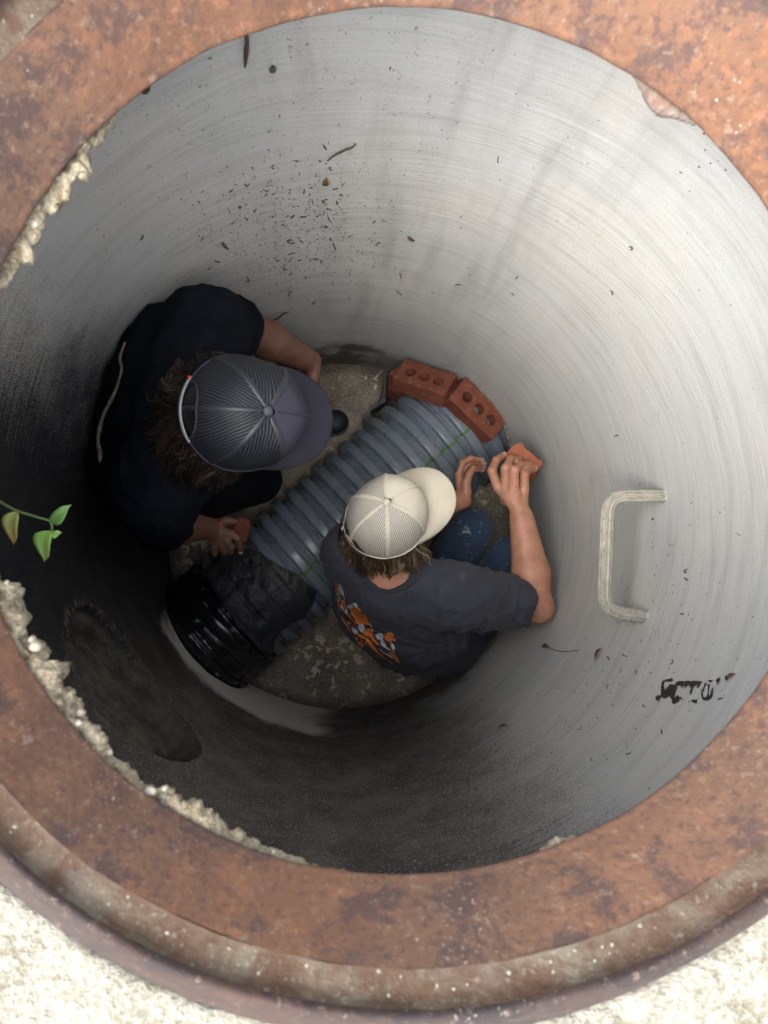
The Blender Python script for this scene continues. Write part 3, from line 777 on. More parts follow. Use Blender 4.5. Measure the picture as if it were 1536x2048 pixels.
# ------------------------------------------------------------------ roots and specks stuck to the wall
parts = []
def root_bit(px, py, ln, rad, turn=1.):
    a = random.uniform(0, 2*PI); x, y = px, py; pp = []; n_ = 7; bend = random.uniform(-.5, .5)*turn
    for i in range(n_):
        pp.append(W(x, y, .0008+random.uniform(0, .0010))); a += bend + random.uniform(-.6, .6)*turn; x += math.cos(a)*ln/n_; y += math.sin(a)*ln/n_
    return tube(pp, [rad*random.uniform(.5, 1.2)*(.35 if i in (0, n_-1) else 1) for i in range(n_)], 5)
def crumb(px, py, rad):
    c = W(px, py, .0006); vs = []; fs = []; t1 = Vector((-c.y, c.x, 0)).normalized(); nn_ = Vector((-c.x, -c.y, 0)).normalized(); m_ = random.randint(5, 8); e_ = random.uniform(.6, 1.6)
    for k2 in range(m_):
        a = 2*PI*k2/m_; q = random.uniform(.6, 1.25)*rad; vs.append(c + t1*math.cos(a)*q*e_ + PUP*math.sin(a)*q/e_)
    vs.append(c + nn_*rad*random.uniform(.4, .9)); fs = [(k2, (k2+1) % m_, m_) for k2 in range(m_)]
    return vs, fs
PUP = Vector((0, 0, 1))
for i in range(1500):
    if i < 950:
        cx_, cy_ = random.choice([(560, 380), (640, 470), (600, 440), (700, 520), (520, 520), (650, 400), (590, 560), (480, 430)]); px, py = random.gauss(cx_, 62), random.gauss(cy_, 40)
    else: px, py = random.choice([(random.gauss(1300, 90), random.gauss(1200, 130)), (random.uniform(250, 1480), random.uniform(60, 640)), (random.gauss(1190, 110), random.gauss(1400, 70)), (random.gauss(950, 200), random.gauss(1500, 70))])
    if not (60 < px < 1530 and 30 < py < 1690): continue
    q = random.random()
    if q < .66: parts.append(crumb(px, py, .0007 + .0016*random.random()**3))
    elif q < .95: parts.append(root_bit(px, py, random.uniform(3, 10), random.uniform(.0003, .0006)))
    else: parts.append(root_bit(px, py, random.uniform(9, 20), random.uniform(.0008, .0014), 1.4))
v, f = merge(parts)
tag(mesh('root_specks', v, f, simple('black_dirt', (.075, .062, .047), .95, .3)), 'fine dark root hairs and dirt crumbs stuck to the pale wall', 'debris', kind='stuff')
def root_thing(pts, rad, label, material='twig', name='root'):
    pp = spline([W(x, y, .003+.002*(i % 2)) for i, (x, y) in enumerate(pts)], 5); n = len(pp)
    v, f = tube(pp, [rad*(.45+.6*math.sin(PI*(i+.5)/n)+.3*noise.noise(p*90)) for i, p in enumerate(pp)], 7)
    return tag(mesh(name, v, f, MAT[material]), label, 'root')
root_thing([(490, 52), (494, 80), (492, 110), (490, 135)], .0030, 'brown root hanging from the frame at the top left of the wall')
root_thing([(479, 60), (487, 68), (493, 78)], .0016, 'short root twig beside the hanging brown root')
root_thing([(289, 163), (297, 172), (293, 182), (285, 186)], .0028, 'small black hooked root high on the left of the wall')
root_thing([(655, 322), (667, 312), (690, 300), (702, 296), (712, 288)], .0020, 'thin crooked dark root in the middle of the upper wall')
root_thing([(815, 474), (822, 479), (828, 482)], .0032, 'stubby black crumb on the wall right of the root patch', name='dirt_clod')
root_thing([(445, 485), (449, 492), (456, 498)], .0030, 'dark brown clod on the wall above the black shirt', name='dirt_clod')
root_thing([(541, 135), (545, 139), (549, 137)], .0042, 'round black knot on the wall below the frame', name='dirt_clod')
root_thing([(540, 642), (556, 637), (566, 628), (578, 624)], .0024, 'dark bent root low on the wall beside the bare forearm')
root_thing([(1100, 1298), (1118, 1302), (1135, 1303), (1160, 1300)], .0008, 'hair thin dark tendril on the lower right wall')
def leaf_mesh(base, tip, width, normal, curl=.2, n=10):
    base, tip = Vector(base), Vector(tip); d = tip-base; s = d.cross(Vector(normal)).normalized(); nn = s.cross(d).normalized(); vs = []; fs = []; uv = []
    for i in range(n+1):
        t = i/n; w_ = width*(math.sin(PI*min(1, t*1.02)**.75)**.9)*(1 if t < .75 else max(.0, (1-t)/.25)**.55)
        c = base + d*t + nn*(curl*d.length*(t*(1-t))) + s*width*.35*math.sin(t*PI*1.6)
        for k2 in range(-2, 3):
            vs.append(c + s*w_*k2/2 + nn*abs(k2)*w_*.16); uv.append((k2/4+.5, t))
    for i in range(n):
        for k2 in range(4): fs.append((i*5+k2, i*5+k2+1, (i+1)*5+k2+1, (i+1)*5+k2))
    return vs, fs, uv
def wall_leaf(a, b, width, label, lift=.006):
    p, q = W(*a, .003), W(*b, lift); v, f, uv = leaf_mesh(p, q, width, (-p.x, -p.y, .2), .3)
    o = mesh('dry_leaf', v, f, MAT['leafdry'], uv=uv); sm = o.modifiers.new('t', 'SOLIDIFY'); sm.thickness = .0005
    return tag(o, label, 'leaf')
wall_leaf((1190, 1318), (1204, 1298), .008, 'curled orange brown leaf on the wall below the rung', .016)
wall_leaf((1087, 1288), (1102, 1300), .006, 'shrivelled brown bud at the end of a thread, by the elbow')
wall_leaf((645, 371), (656, 355), .006, 'small olive brown leaf stuck to the upper wall')
wall_leaf((1455, 1353), (1470, 1350), .004, 'tiny pinkish leaf beside the tar lettering')
wall_leaf((998, 1453), (1016, 1452), .004, 'small rust brown leaf on the dark lower wall')

# ------------------------------------------------------------------ bricks
def brick(a, b, wpx, d, tilt, label, holes=3, material='brick', ln=.2, wd=.09, hg=.057, drop=0):
    """a, b: the two ends of the long axis (picture point + depth)"""
    pa, pb = P(*a), P(*b); c = (pa+pb)/2; e1 = (pb-pa).normalized()
    out = Vector((c.x, c.y, 0)).normalized(); out = (out - e1*out.dot(e1)).normalized()
    upv = e1.cross(out); upv = upv if upv.z > 0 else -upv
    e3 = upv*math.cos(R(tilt)) + out*math.sin(R(tilt)); e2 = e3.cross(e1)
    c = c - e3*hg/2
    L, Wd, H = ln/2, wd/2, hg/2
    # holed top: a grid outline with round openings, tube walls down to the bottom
    pts = []; ids = []; loops = []
    rect = [Vector((-L, -Wd)), Vector((L, -Wd)), Vector((L, Wd)), Vector((-L, Wd))]
    n = 16; hr = .0165; allp = list(rect); edges = [(0, 1), (1, 2), (2, 3), (3, 0)]; hl = []
    for h in range(holes):
        cx = (h-(holes-1)/2)*ln*.27; st = len(allp)
        allp += [Vector((cx+hr*math.cos(2*PI*k2/n), hr*math.sin(2*PI*k2/n))) for k2 in range(n)]
        hl.append(list(range(st, st+n))); edges += [(st+k2, st+(k2+1) % n) for k2 in range(n)]
    r = geometry.delaunay_2d_cdt(allp, edges, [], 2, 1e-6)
    P2 = [Vector(p) for p in r[0]]; F2 = []
    hsets = [{i for i, l_ in enumerate(r[3]) if any(o_ in h_ for o_ in l_)} for h_ in hl]
    for t in r[2]:
        m_ = sum((P2[i] for i in t), Vector((0, 0)))/len(t)
        if any(all(i in hs_ for i in t) for hs_ in hsets): continue
        F2.append(tuple(t))
    k_ = len(P2); bev = .002
    def w3(p, z):
        return c + e1*p.x + e2*p.y + e3*z
    vs = [w3(p, H) for p in P2] + [w3(p, -H) for p in P2]
    fs = F2 + [tuple(i+k_ for i in t)[::-1] for t in F2]
    orig = r[3]; om = {}
    for i, lst in enumerate(orig):
        for o_ in lst: om[o_] = i
    for i0, i1 in edges:
        i0, i1 = om[i0], om[i1]; fs.append((i0, i1, i1+k_, i0+k_))
    o = mesh('brick', vs, fs, MAT[material], smooth=False)
    bm = bmesh.new(); bm.from_mesh(o.data); bmesh.ops.recalc_face_normals(bm, faces=bm.faces); bm.to_mesh(o.data); bm.free()
    bv = o.modifiers.new('worn_edge', 'BEVEL'); bv.width = .0025; bv.segments = 2; bv.limit_method = 'ANGLE'; bv.angle_limit = R(50)
    return tag(o, label, 'brick', 'red bricks packed round the pipe')
def prism_brick(poly, d, thick, label, material='brick_o', dn=Vector((0, 0, -1)), hole=None, slope=None, group='red bricks packed round the pipe'):
    top = []
    for i, p in enumerate(poly):
        dd = d[i] if hasattr(d, '__len__') else d
        top.append(P(p[0], p[1], dd))
    n = len(top); c = sum(top, Vector())/n; nv = dn.normalized()*thick
    vs = top + [t+nv for t in top]; fs = [tuple(range(n)), tuple(range(n, 2*n))[::-1]]
    fs += [(i, i+n, (i+1) % n+n, (i+1) % n) for i in range(n)]
    o = mesh('brick', vs, fs, MAT[material], smooth=False)
    bm = bmesh.new(); bm.from_mesh(o.data); bmesh.ops.recalc_face_normals(bm, faces=bm.faces)
    bmesh.ops.triangulate(bm, faces=[f_ for f_ in bm.faces if len(f_.verts) > 4]); bm.to_mesh(o.data); bm.free()
    bv = o.modifiers.new('worn_edge', 'BEVEL'); bv.width = .002; bv.segments = 1; bv.limit_method = 'ANGLE'; bv.angle_limit = R(40)
    tag(o, label, 'brick', group)
    if hole:
        cut = rough_cyl(P(hole[0], hole[1], hole[2]) + Vector((0, 0, .03)), P(hole[0], hole[1], hole[2])-Vector((0, 0, .1)), .015, .001, 24, 2)
        bv = o.modifiers[0]; o.modifiers.remove(bv); boolean(o, [cut])
        o.data.materials.clear(); o.data.materials.append(MAT[material])
    return o
brick((920, 779, 2.13), (997, 855, 2.17), 45, 2.13, 13, 'red brick with three see-through core holes lying over the crown of the pipe', 3, ln=.192)
brick((816, 742, 2.18), (882, 764, 2.14), 45, 2.13, 20, 'darker red brick with two shadowed holes left of the three-hole brick', 3, ln=.178)
prism_brick([(778, 745), (797, 734), (822, 760), (806, 776), (800, 792), (776, 778)], [2.22, 2.2, 2.2, 2.2, 2.24, 2.27], .09, 'red brick end standing in the dark gap, leftmost of the row', 'brick')
prism_brick([(1012, 908), (1024, 893), (1037, 886), (1045, 886), (1047, 893), (1052, 899), (1061, 903), (1068, 911), (1075, 918), (1086, 924), (1080, 934), (1073, 943), (1063, 948), (1050, 945), (1030, 930)],
            [1.905]*6 + [1.91]*9, .06, 'broken orange-red brick piece gripped in the raised right hand', dn=Vector((.15, -.25, -1)), hole=(1050, 915, 1.9), group=None)
prism_brick([(466, 1036), (482, 1033), (498, 1040), (498, 1060), (490, 1084), (478, 1092), (462, 1070)], [1.915, 1.905, 1.90, 1.895, 1.90, 1.91, 1.91], .055, 'dark red half brick held in the fist beside the pipe', 'brick', group=None)

# ------------------------------------------------------------------ bodies: signed distance field to one continuous skin
class Field:
    def __init__(s, lo, hi, h):
        s.lo = np.array(lo, dtype=np.float32); s.h = h
        s.n = np.ceil((np.array(hi)-np.array(lo))/h).astype(int)+1; s.v = np.full(s.n, .05, dtype=np.float32)
    def win(s, lo, hi):
        a = np.maximum(0, np.floor((np.array(lo)-s.lo)/s.h).astype(int)); b = np.minimum(s.n, np.ceil((np.array(hi)-s.lo)/s.h).astype(int)+1)
        if (b <= a).any(): return None
        g = [(s.lo[i]+s.h*np.arange(a[i], b[i])).astype(np.float32) for i in range(3)]
        return (slice(a[0], b[0]), slice(a[1], b[1]), slice(a[2], b[2])), g[0][:, None, None], g[1][None, :, None], g[2][None, None, :]
    def mixin(s, sl, d, k, sub=False):
        o = s.v[sl]
        if sub:
            d = -d; h = np.clip(.5-.5*(o-d)/k, 0, 1); s.v[sl] = o*(1-h)+d*h+k*h*(1-h)
        else:
            h = np.clip(.5+.5*(o-d)/k, 0, 1); s.v[sl] = o*(1-h)+d*h-k*h*(1-h)
    def cap(s, a, b, ra, rb, k=.012, sub=False, side=None, flat=1.0, cut=None):
        a = np.array(a, dtype=np.float32); b = np.array(b, dtype=np.float32); m = max(ra, rb)*max(1, flat)+k+.012
        wnd = s.win(np.minimum(a, b)-m, np.maximum(a, b)+m)
        if wnd is None: return
        sl, X, Y, Z = wnd; ab = b-a; L2 = float(ab@ab)+1e-12
        px, py, pz = X-a[0], Y-a[1], Z-a[2]
        t = np.clip((px*ab[0]+py*ab[1]+pz*ab[2])/L2, 0, 1)
        qx, qy, qz = px-t*ab[0], py-t*ab[1], pz-t*ab[2]
        if side is not None:
            sv = np.array(side, dtype=np.float32); sv = sv/np.linalg.norm(sv); c = qx*sv[0]+qy*sv[1]+qz*sv[2]; g = (1-1/flat)
            qx, qy, qz = qx-sv[0]*c*g, qy-sv[1]*c*g, qz-sv[2]*c*g
        d = np.sqrt(qx*qx+qy*qy+qz*qz)-(ra+(rb-ra)*t)
        if cut is not None:    # flat end at b, pushed out by cut
            n_ = ab/math.sqrt(L2); d = np.maximum(d, (X-b[0])*n_[0]+(Y-b[1])*n_[1]+(Z-b[2])*n_[2]-cut)
        s.mixin(sl, d, k, sub)
    def ell(s, c, r, axes=None, k=.012, sub=False):
        c = np.array(c, dtype=np.float32); m = max(r)+k+.012; wnd = s.win(c-m, c+m)
        if wnd is None: return
        sl, X, Y, Z = wnd; px, py, pz = X-c[0], Y-c[1], Z-c[2]
        if axes is None: axes = ((1, 0, 0), (0, 1, 0), (0, 0, 1))
        k0 = 0; k1 = 0
        for ax, rr in zip(axes, r):
            q = px*ax[0]+py*ax[1]+pz*ax[2]; k0 = k0+(q/rr)**2; k1 = k1+(q/rr**2)**2
        k0 = np.sqrt(k0); k1 = np.sqrt(k1)+1e-6; s.mixin(sl, k0*(k0-1)/k1, k, sub)
    def chain(s, pts, rad, k=.006):
        for i in range(len(pts)-1): s.cap(pts[i], pts[i+1], rad[i], rad[i+1], k)
    def mesh(s):
        v = s.v; neg = v < 0; n = v.shape
        cells = tuple(i-1 for i in n); tot = cells[0]*cells[1]*cells[2]
        ACC = {}; ids = []; pos = []; quads = []
        strides = np.array([cells[1]*cells[2], cells[2], 1])
        for ax in range(3):
            sa = [slice(None)]*3; sb = [slice(None)]*3; sa[ax] = slice(0, -1); sb[ax] = slice(1, None)
            A_, B_ = neg[tuple(sa)], neg[tuple(sb)]; e = np.argwhere(A_ != B_)
            if len(e) == 0: continue
            o1, o2 = [(1, 2), (2, 0), (0, 1)][ax]
            ok = (e[:, o1] > 0) & (e[:, o2] > 0) & (e[:, o1] < n[o1]-1) & (e[:, o2] < n[o2]-1); e = e[ok]
            e2 = e.copy(); e2[:, ax] += 1
            va = v[e[:, 0], e[:, 1], e[:, 2]]; vb = v[e2[:, 0], e2[:, 1], e2[:, 2]]; t = va/(va-vb)
            p = e.astype(np.float64); p[:, ax] += t; base = e@strides
            c = [base-strides[o1]-strides[o2], base-strides[o2], base, base-strides[o1]]
            for ci in c: ids.append(ci); pos.append(p)
            qd = np.stack(c, 1); fl = va > 0; qd[fl] = qd[fl][:, ::-1]; quads.append(qd)
        ids = np.concatenate(ids); pos = np.concatenate(pos); u, inv = np.unique(ids, return_inverse=True)
        cnt = np.bincount(inv); V = np.stack([np.bincount(inv, pos[:, i])/cnt for i in range(3)], 1)
        Q = np.searchsorted(u, np.concatenate(quads)); V = V*s.h+s.lo
        return V, Q
def sdf_mesh(name, F, material, parent, fold=None, smooth_it=0):
    V, Q = F.mesh(); o = mesh(name, V, Q, material, parent)
    if fold is not None:
        me = o.data; me.update(); n = len(me.vertices); co = np.zeros(n*3); no = np.zeros(n*3); me.vertices.foreach_get('co', co)
        me.vertices.foreach_get('normal', no); co = co.reshape(-1, 3); no = no.reshape(-1, 3)
        dsp = np.array([fold(Vector(c)) for c in co]); co += no*dsp[:, None]; me.vertices.foreach_set('co', co.ravel()); me.update()
    if smooth_it:
        m_ = o.modifiers.new('soften', 'SMOOTH'); m_.iterations = smooth_it; m_.factor = .4
    return o
def v3(p): return np.array(p, dtype=np.float32)
def frame_from(f, u):
    u = Vector(u).normalized(); f = Vector(f); f = (f-u*f.dot(u)).normalized(); s = u.cross(f); return f, s, u   # forward, left, up
def head(F, base, f, s, u, k=.014):
    """base: middle of the hat line. Skull, jaw, nose, ears, chin"""
    b = Vector(base)
    F.ell(b - u*.005 - f*.006, (.098, .076, .10), (f, s, u), k)
    F.ell(b - u*.075 + f*.025, (.068, .060, .062), (f, s, u), .02)
    F.ell(b - u*.118 + f*.058, (.026, .028, .020), (f, s, u), .02)           # chin
    F.cap(b - u*.028 + f*.092, b - u*.066 + f*.112, .008, .013, .010)      # nose
    F.ell(b - u*.090 + f*.088, (.010, .024, .008), (f, s, u), .006)          # lips
    for q in (1, -1):
        F.ell(b - u*.050 + s*q*.080 - f*.008, (.017, .007, .030), (f, s, u), .005)   # ear
        F.ell(b - u*.036 + f*.080 + s*q*.032, (.010, .016, .010), (f, s, u), .006, sub=True)
        F.ell(b - u*.060 + f*.072 + s*q*.040, (.02, .02, .018), (f, s, u), .012)     # cheek
def eyes(base, f, s, u, parent):
    b = Vector(base)
    for q in (1, -1):
        c = b - u*.036 + f*.074 + s*q*.032; vv = []; ff = []
        for j in range(1, 8):
            for k2 in range(12):
                a, p = PI*j/8, 2*PI*k2/12; vv.append(c + (f*math.cos(a) + s*math.sin(a)*math.cos(p) + u*math.sin(a)*math.sin(p))*.0115)
        for j in range(6):
            for k2 in range(12): ff.append((j*12+k2, j*12+(k2+1) % 12, (j+1)*12+(k2+1) % 12, (j+1)*12+k2))
        ff.append(tuple(range(12))); mesh('eye', vv, ff, MAT['eye'], parent)
def nails(parent):
    for p, d, r_ in NAILS:
        up = (CAM-p).normalized(); up = (up-d*up.dot(d)).normalized(); s_ = d.cross(up); vs = []; fs = []
        for j in range(6):
            for k2 in range(5):
                a = (k2/4-.5)*1.7; x_ = (j/5-.35)*.0095; rr = r_*1.03 + .0004 - (.0012 if j == 0 else 0)
                vs.append(p + d*x_ + (up*math.cos(a) + s_*math.sin(a)*(1-.25*(j == 5)))*rr)
        for j in range(5):
            for k2 in range(4): fs.append((j*5+k2, j*5+k2+1, (j+1)*5+k2+1, (j+1)*5+k2))
        mesh('fingernail', vs, fs, MAT['nail'], parent)
    NAILS.clear()
def relaxed_hand(F, wr, d, n, sgn=1, curl=.5):
    """wrist, direction, palm normal (towards the palm side)"""
    d = Vector(d).normalized(); n = Vector(n); n = (n-d*n.dot(d)).normalized(); s = d.cross(n)*sgn; w_ = Vector(wr)
    for i in range(4):
        off = (i-1.5)*.019; L = (.088, .092, .088, .080)[i]; m = w_ + d*L + s*off
        F.cap(w_ + s*off*.6 + d*.012, m, .015, .0115, .012)
        a = curl*.7; p = m; q = m
        for j, l_ in enumerate(((.038, .024, .020), (.044, .027, .021), (.040, .025, .020), (.032, .020, .018))[i]):
            q = p + (d*math.cos(a) + n*math.sin(a))*l_; F.cap(p, q, .0095-.0009*j, .0088-.0009*j, .003); p = q; a += curl
    t0 = w_ + d*.025 + s*-.022 + n*.008; t1 = t0 + (d*.6 - s*.7 + n*.4).normalized()*.042; t2 = t1 + (d*.85 - s*.2 + n*.5).normalized()*.032; t3 = t2 + (d + n*.4).normalized()*.024
    F.cap(t0, t1, .016, .0125, .012); F.cap(t1, t2, .0115, .0105, .004); F.cap(t2, t3, .0105, .0085, .004)
NAILS = []
def px_hand(F, wrist, mcps, fingers, thumb, rw=.024, fr=.0098):
    wv = P(*wrist)
    for mp in mcps:
        q = P(*mp); F.cap(wv.lerp(q, .12), q, .0155, .0118, .010); F.ell(q, (.0112,)*3, None, .004)
    for mp, fg in zip(mcps, fingers):
        pts = [P(*mp)] + [P(*g) for g in fg]; rad = [fr, fr*.97, fr*.88, fr*.80][:len(pts)]
        F.chain(pts, rad, .0025)
        NAILS.append((pts[-1], (pts[-1]-pts[-2]).normalized(), rad[-1]))
        for g, r_ in zip(pts[1:-1], rad[1:]): F.ell(g, (r_*1.06,)*3, None, .003)
    tp = [P(*g) for g in thumb]; F.chain(tp, [.016, .0125, .0108, .0095][:len(tp)], .004)

# ------------------------------------------------------------------ caps
def build_cap(parent, base, f, s, u, mats, size=1.0, gap=.52):
    b = Vector(base); a_, b_, H = .103*size, .094*size, .118*size
    def dome(ph, t, off=0.):
        """ph round from the front, t 0 at the hem to 1 at the button"""
        tau = t*PI/2; front = max(0, math.cos(ph))
        rr = math.cos(tau)**(.78-.22*front); zz = math.sin(tau)**(.92)
        k6 = ((ph/(PI/3)) % 1.0); pan = abs(k6-.5)*2                    # 1 on a seam, 0 mid-panel
        rr *= 1 - .055*(1-pan**2)*math.sin(tau*1.1)
        bulge = 1 + .0*front
        x = a_*math.cos(ph)*rr*bulge; y = b_*math.sin(ph)*rr; z = H*zz*(1+.04*front*math.sin(2*tau))
        q = Vector((x, y, z)); nrm = Vector((x/a_**2, y/b_**2, z/H**2)).normalized()
        q += nrm*(off + .0012*noise.noise(q*30) + .0035*noise.noise(q*13+Vector((a_*90, 2, 1))))
        return b + f*q.x + s*q.y + u*q.z
    cap = None
    for pnl in range(6):
        p0 = pnl*PI/3; isfront = pnl in (0, 5)
        n1, n2 = 20, 26; vs = []; fs = []; uv = []; seam = []
        for j in range(n2+1):
            for i in range(n1+1):
                ph = p0 + (PI/3)*i/n1; t = j/n2*.985
                e = abs(i/n1-.5)*2; off = -.0016*(e > .985)
                vs.append(dome(ph, t, off)); lat = (ph-p0-PI/6)*a_*math.cos(t*PI/2)**.8
                uv.append((lat, t*.16))
        for j in range(n2):
            for i in range(n1):
                ph = p0 + (PI/3)*(i+.5)/n1; t = (j+.5)/n2
                if not isfront and abs(ph-PI) < gap and t < gap*.62*math.sqrt(max(0, 1-((ph-PI)/gap)**2)) and t > .05: continue
                fs.append((j*(n1+1)+i, j*(n1+1)+i+1, (j+1)*(n1+1)+i+1, (j+1)*(n1+1)+i))
        o = mesh('front_panel' if isfront else 'mesh_panel', vs, fs, MAT[mats[0] if isfront else mats[1]], cap if cap else parent, uv=uv)
        if cap is None:
            o.name = 'cap'; cap = o
        sm = o.modifiers.new('t', 'SOLIDIFY'); sm.thickness = .0015; sm.offset = -1
    vs = []; fs = []
    for k6 in range(6):
        for e in range(6):
            o_ = len(vs)
            if e: break
            for j in range(22):
                t = .03+.94*j/21; rr_ = a_*math.cos(t*PI/2)**.8+.004; dw = (.0052 if k6 else .0016)*min(1, .35+rr_/.05)
                for q_ in (-1, -.45, 0, .45, 1):
                    vs.append(dome(k6*PI/3+q_*dw/rr_, t, .0016 - .0012*abs(q_)**2 + (.0006 if abs(q_) == .45 else 0)))
            for j in range(21):
                for q_ in range(4): fs.append((o_+j*5+q_, o_+j*5+q_+1, o_+(j+1)*5+q_+1, o_+(j+1)*5+q_))
    mesh('seam_tape', vs, fs, MAT[mats[4]], cap, uv=[(0, 0)]*len(vs))
    parts = [tube([dome(2*PI*j/72, .03, .0005) for j in range(73)], .0022, 6)]
    parts.append(tube([dome(PI-gap*math.cos(PI*j/24), .05+max(.02, gap*.62-.05)*math.sin(PI*j/24), .0006) for j in range(25)], .0024, 6))
    v, f_ = merge(parts); mesh('edge_binding', v, f_, MAT[mats[0]], cap, uv=[(0, 0)]*len(v))
    vv = []; ff = []; top = dome(0, 1.0, 0)
    for j in range(5):
        for k2 in range(16):
            r_ = .0085*math.cos(j/4*PI/2*.98); vv.append(top + (f*math.cos(2*PI*k2/16) + s*math.sin(2*PI*k2/16))*r_ + u*(.0005+.0055*math.sin(j/4*PI/2)))
    for j in range(4):
        for k2 in range(16): ff.append((j*16+k2, j*16+(k2+1) % 16, (j+1)*16+(k2+1) % 16, (j+1)*16+k2))
    ff.append(tuple(range(64, 80))); mesh('button', vv, ff, MAT[mats[3]], cap)
    # snap strap across the back opening
    vs = []; fs = []; n = 24
    for j in range(n+1):
        ph = PI-.56+1.12*j/n
        for zz, o_ in ((.00, .001), (.016, .001), (.016, .003), (.0, .003)):
            q = Vector((a_*1.0*math.cos(ph), b_*math.sin(ph), zz)); nn_ = Vector((math.cos(ph), math.sin(ph), 0)); q += nn_*o_
            vs.append(b + f*q.x + s*q.y + u*(q.z-.001))
    for j in range(n):
        for k2 in range(4): fs.append((j*4+k2, j*4+(k2+1) % 4, (j+1)*4+(k2+1) % 4, (j+1)*4+k2))
    mesh('strap', vs, fs, MAT['strap'], cap)
    # brim
    vs = []; fs = []; uv = []; na, ns = 44, 14; AM = R(72)
    for layer in (0, 1):
        for i in range(na+1):
            al = -AM + 2*AM*i/na
            x0, y0 = a_*math.cos(al)*.99, b_*math.sin(al)*.99
            q_ = abs(al)/AM; L = .078*size*(max(0., 1-q_**3.2))**.55
            dx, dy = 1.0, .16*math.sin(al)
            for j in range(ns+1):
                t = j/ns; x = x0+dx*L*t; y = y0 + dy*L*t
                z = .004 - .020*(y/b_)**2 + .004*math.cos(al) - .012*t*t - (.0032 if layer else 0)
                if layer and j == ns: z += .0012
                vs.append(b + f*x + s*y + u*z); uv.append((al, t*L/.078))
    def vi(l, i, j): return l*(na+1)*(ns+1)+i*(ns+1)+j
    for i in range(na):
        for j in range(ns):
            fs.append((vi(0, i, j), vi(0, i, j+1), vi(0, i+1, j+1), vi(0, i+1, j))); fs.append((vi(1, i, j), vi(1, i+1, j), vi(1, i+1, j+1), vi(1, i, j+1)))
        fs.append((vi(0, i, ns), vi(1, i, ns), vi(1, i+1, ns), vi(0, i+1, ns)))
    mesh('brim', vs, fs, MAT[mats[2]], cap, uv=uv)
    return cap, dome

def hair_base(base, f, s, u, material, parent, grow=1.0):
    vs = []; fs = []; b = Vector(base); na, nt = 40, 10
    for i in range(na+1):
        ph = R(62)+R(236)*i/na
        for j in range(nt+1):
            t = -1.0 + 1.95*j/nt; rr = math.sqrt(max(.05, 1-(t*.74)**2))
            q = (f*math.cos(ph)*.099+s*math.sin(ph)*.082)*rr*(grow+.02*noise.noise(Vector((ph*7, t*5, 1))))
            vs.append(b + q - f*.006 + u*(t*.078-.004))
    for i in range(na):
        for j in range(nt): fs.append((i*(nt+1)+j, (i+1)*(nt+1)+j, (i+1)*(nt+1)+j+1, i*(nt+1)+j+1))
    return mesh('scalp_hair', vs, fs, material, parent, attr=[.1]*len(vs))
def strands(specs, name, material, parent, sides=4):
    V = []; F = []; T = []
    for pts, rad, tone in specs:
        n = len(pts); v, f_ = tube(pts, [rad*(1-(.75*(i/(n-1))**2)) for i in range(n)], sides, False)
        o = len(V); V += v; F += [tuple(i+o for i in q_) for q_ in f_]; T += [min(1, max(0, tone + .15*(i//sides)/n)) for i in range(len(v))]
    return mesh(name, V, F, material, parent, attr=T)

# ------------------------------------------------------------------ person A: white cap, charcoal T-shirt, dusty jeans
pa = thing('person', P(855, 1270, 2.49), 'person in cream mesh cap, charcoal T-shirt and dusty jeans gripping a brick', 'person')
u_ = Vector((-.10, .27, 1)); f_ = Vector((math.cos(R(34)), math.sin(R(34)), 0)); HF, HS, HU = frame_from(f_, u_)
btn = P(773, 1003, 1.50); hb = btn - HU*.118
C7 = P(778, 1165, 1.73); SHL = P(706, 1106, 1.77); SHR = P(903, 1193, 1.75)
ELR = P(1072, 1208, 1.86); WRR = P(1043, 1034, 1.87); ELL = P(775, 1035, 1.95); WRL = P(924, 1000, 2.04)
PEL = P(862, 1268, 2.30); HIL = P(822, 1240, 2.33); HIR = P(905, 1272, 2.32)
KNL = P(944, 1058, 2.13); KNR = P(1022, 1112, 2.11)
ANL = Vector((.26, -.19, FLOOR+.08)); ANR = Vector((.37, -.27, FLOOR+.08))
side = (SHR-SHL).normalized()
lo = (-.10, -.50, FLOOR-.01); hi = (.62, .30, -.80)
F = Field(lo, hi, .0042)
head(F, hb, HF, HS, HU)
F.cap(hb - HU*.06 - HF*.02, C7 + Vector((.01, .02, -.04)), .056, .060, .02)
CH = P(800, 1195, 1.93)
F.cap(C7 + Vector((.01, 0, -.07)), P(812, 1215, 1.98), .085, .095, .03, side=side, flat=1.6)
F.cap(P(812, 1215, 1.98), PEL, .095, .10, .04, side=side, flat=1.5)
for sh, el in ((SHL, ELL), (SHR, ELR)): F.cap(sh, el, .052, .041, .02)
F.cap(C7 + Vector((0, 0, -.03)), SHL, .05, .05, .03); F.cap(C7 + Vector((0, 0, -.03)), SHR, .05, .05, .03)
F.cap(ELR, ELR.lerp(WRR, .35), .042, .0445, .012); F.cap(ELR.lerp(WRR, .35), WRR, .0445, .0285, .02, side=Vector((1, 0, 0)), flat=1.12)
F.ell(ELR + Vector((.012, -.018, 0)), (.032, .032, .032), None, .02)
F.cap(ELL, ELL.lerp(WRL, .35), .04, .042, .012); F.cap(ELL.lerp(WRL, .35), WRL, .042, .028, .02)
F.cap(HIL, KNL, .07, .046, .03); F.cap(KNL, ANL, .045, .034, .02); F.cap(HIR, KNR, .07, .046, .03); F.cap(KNR, ANR, .045, .034, .02)
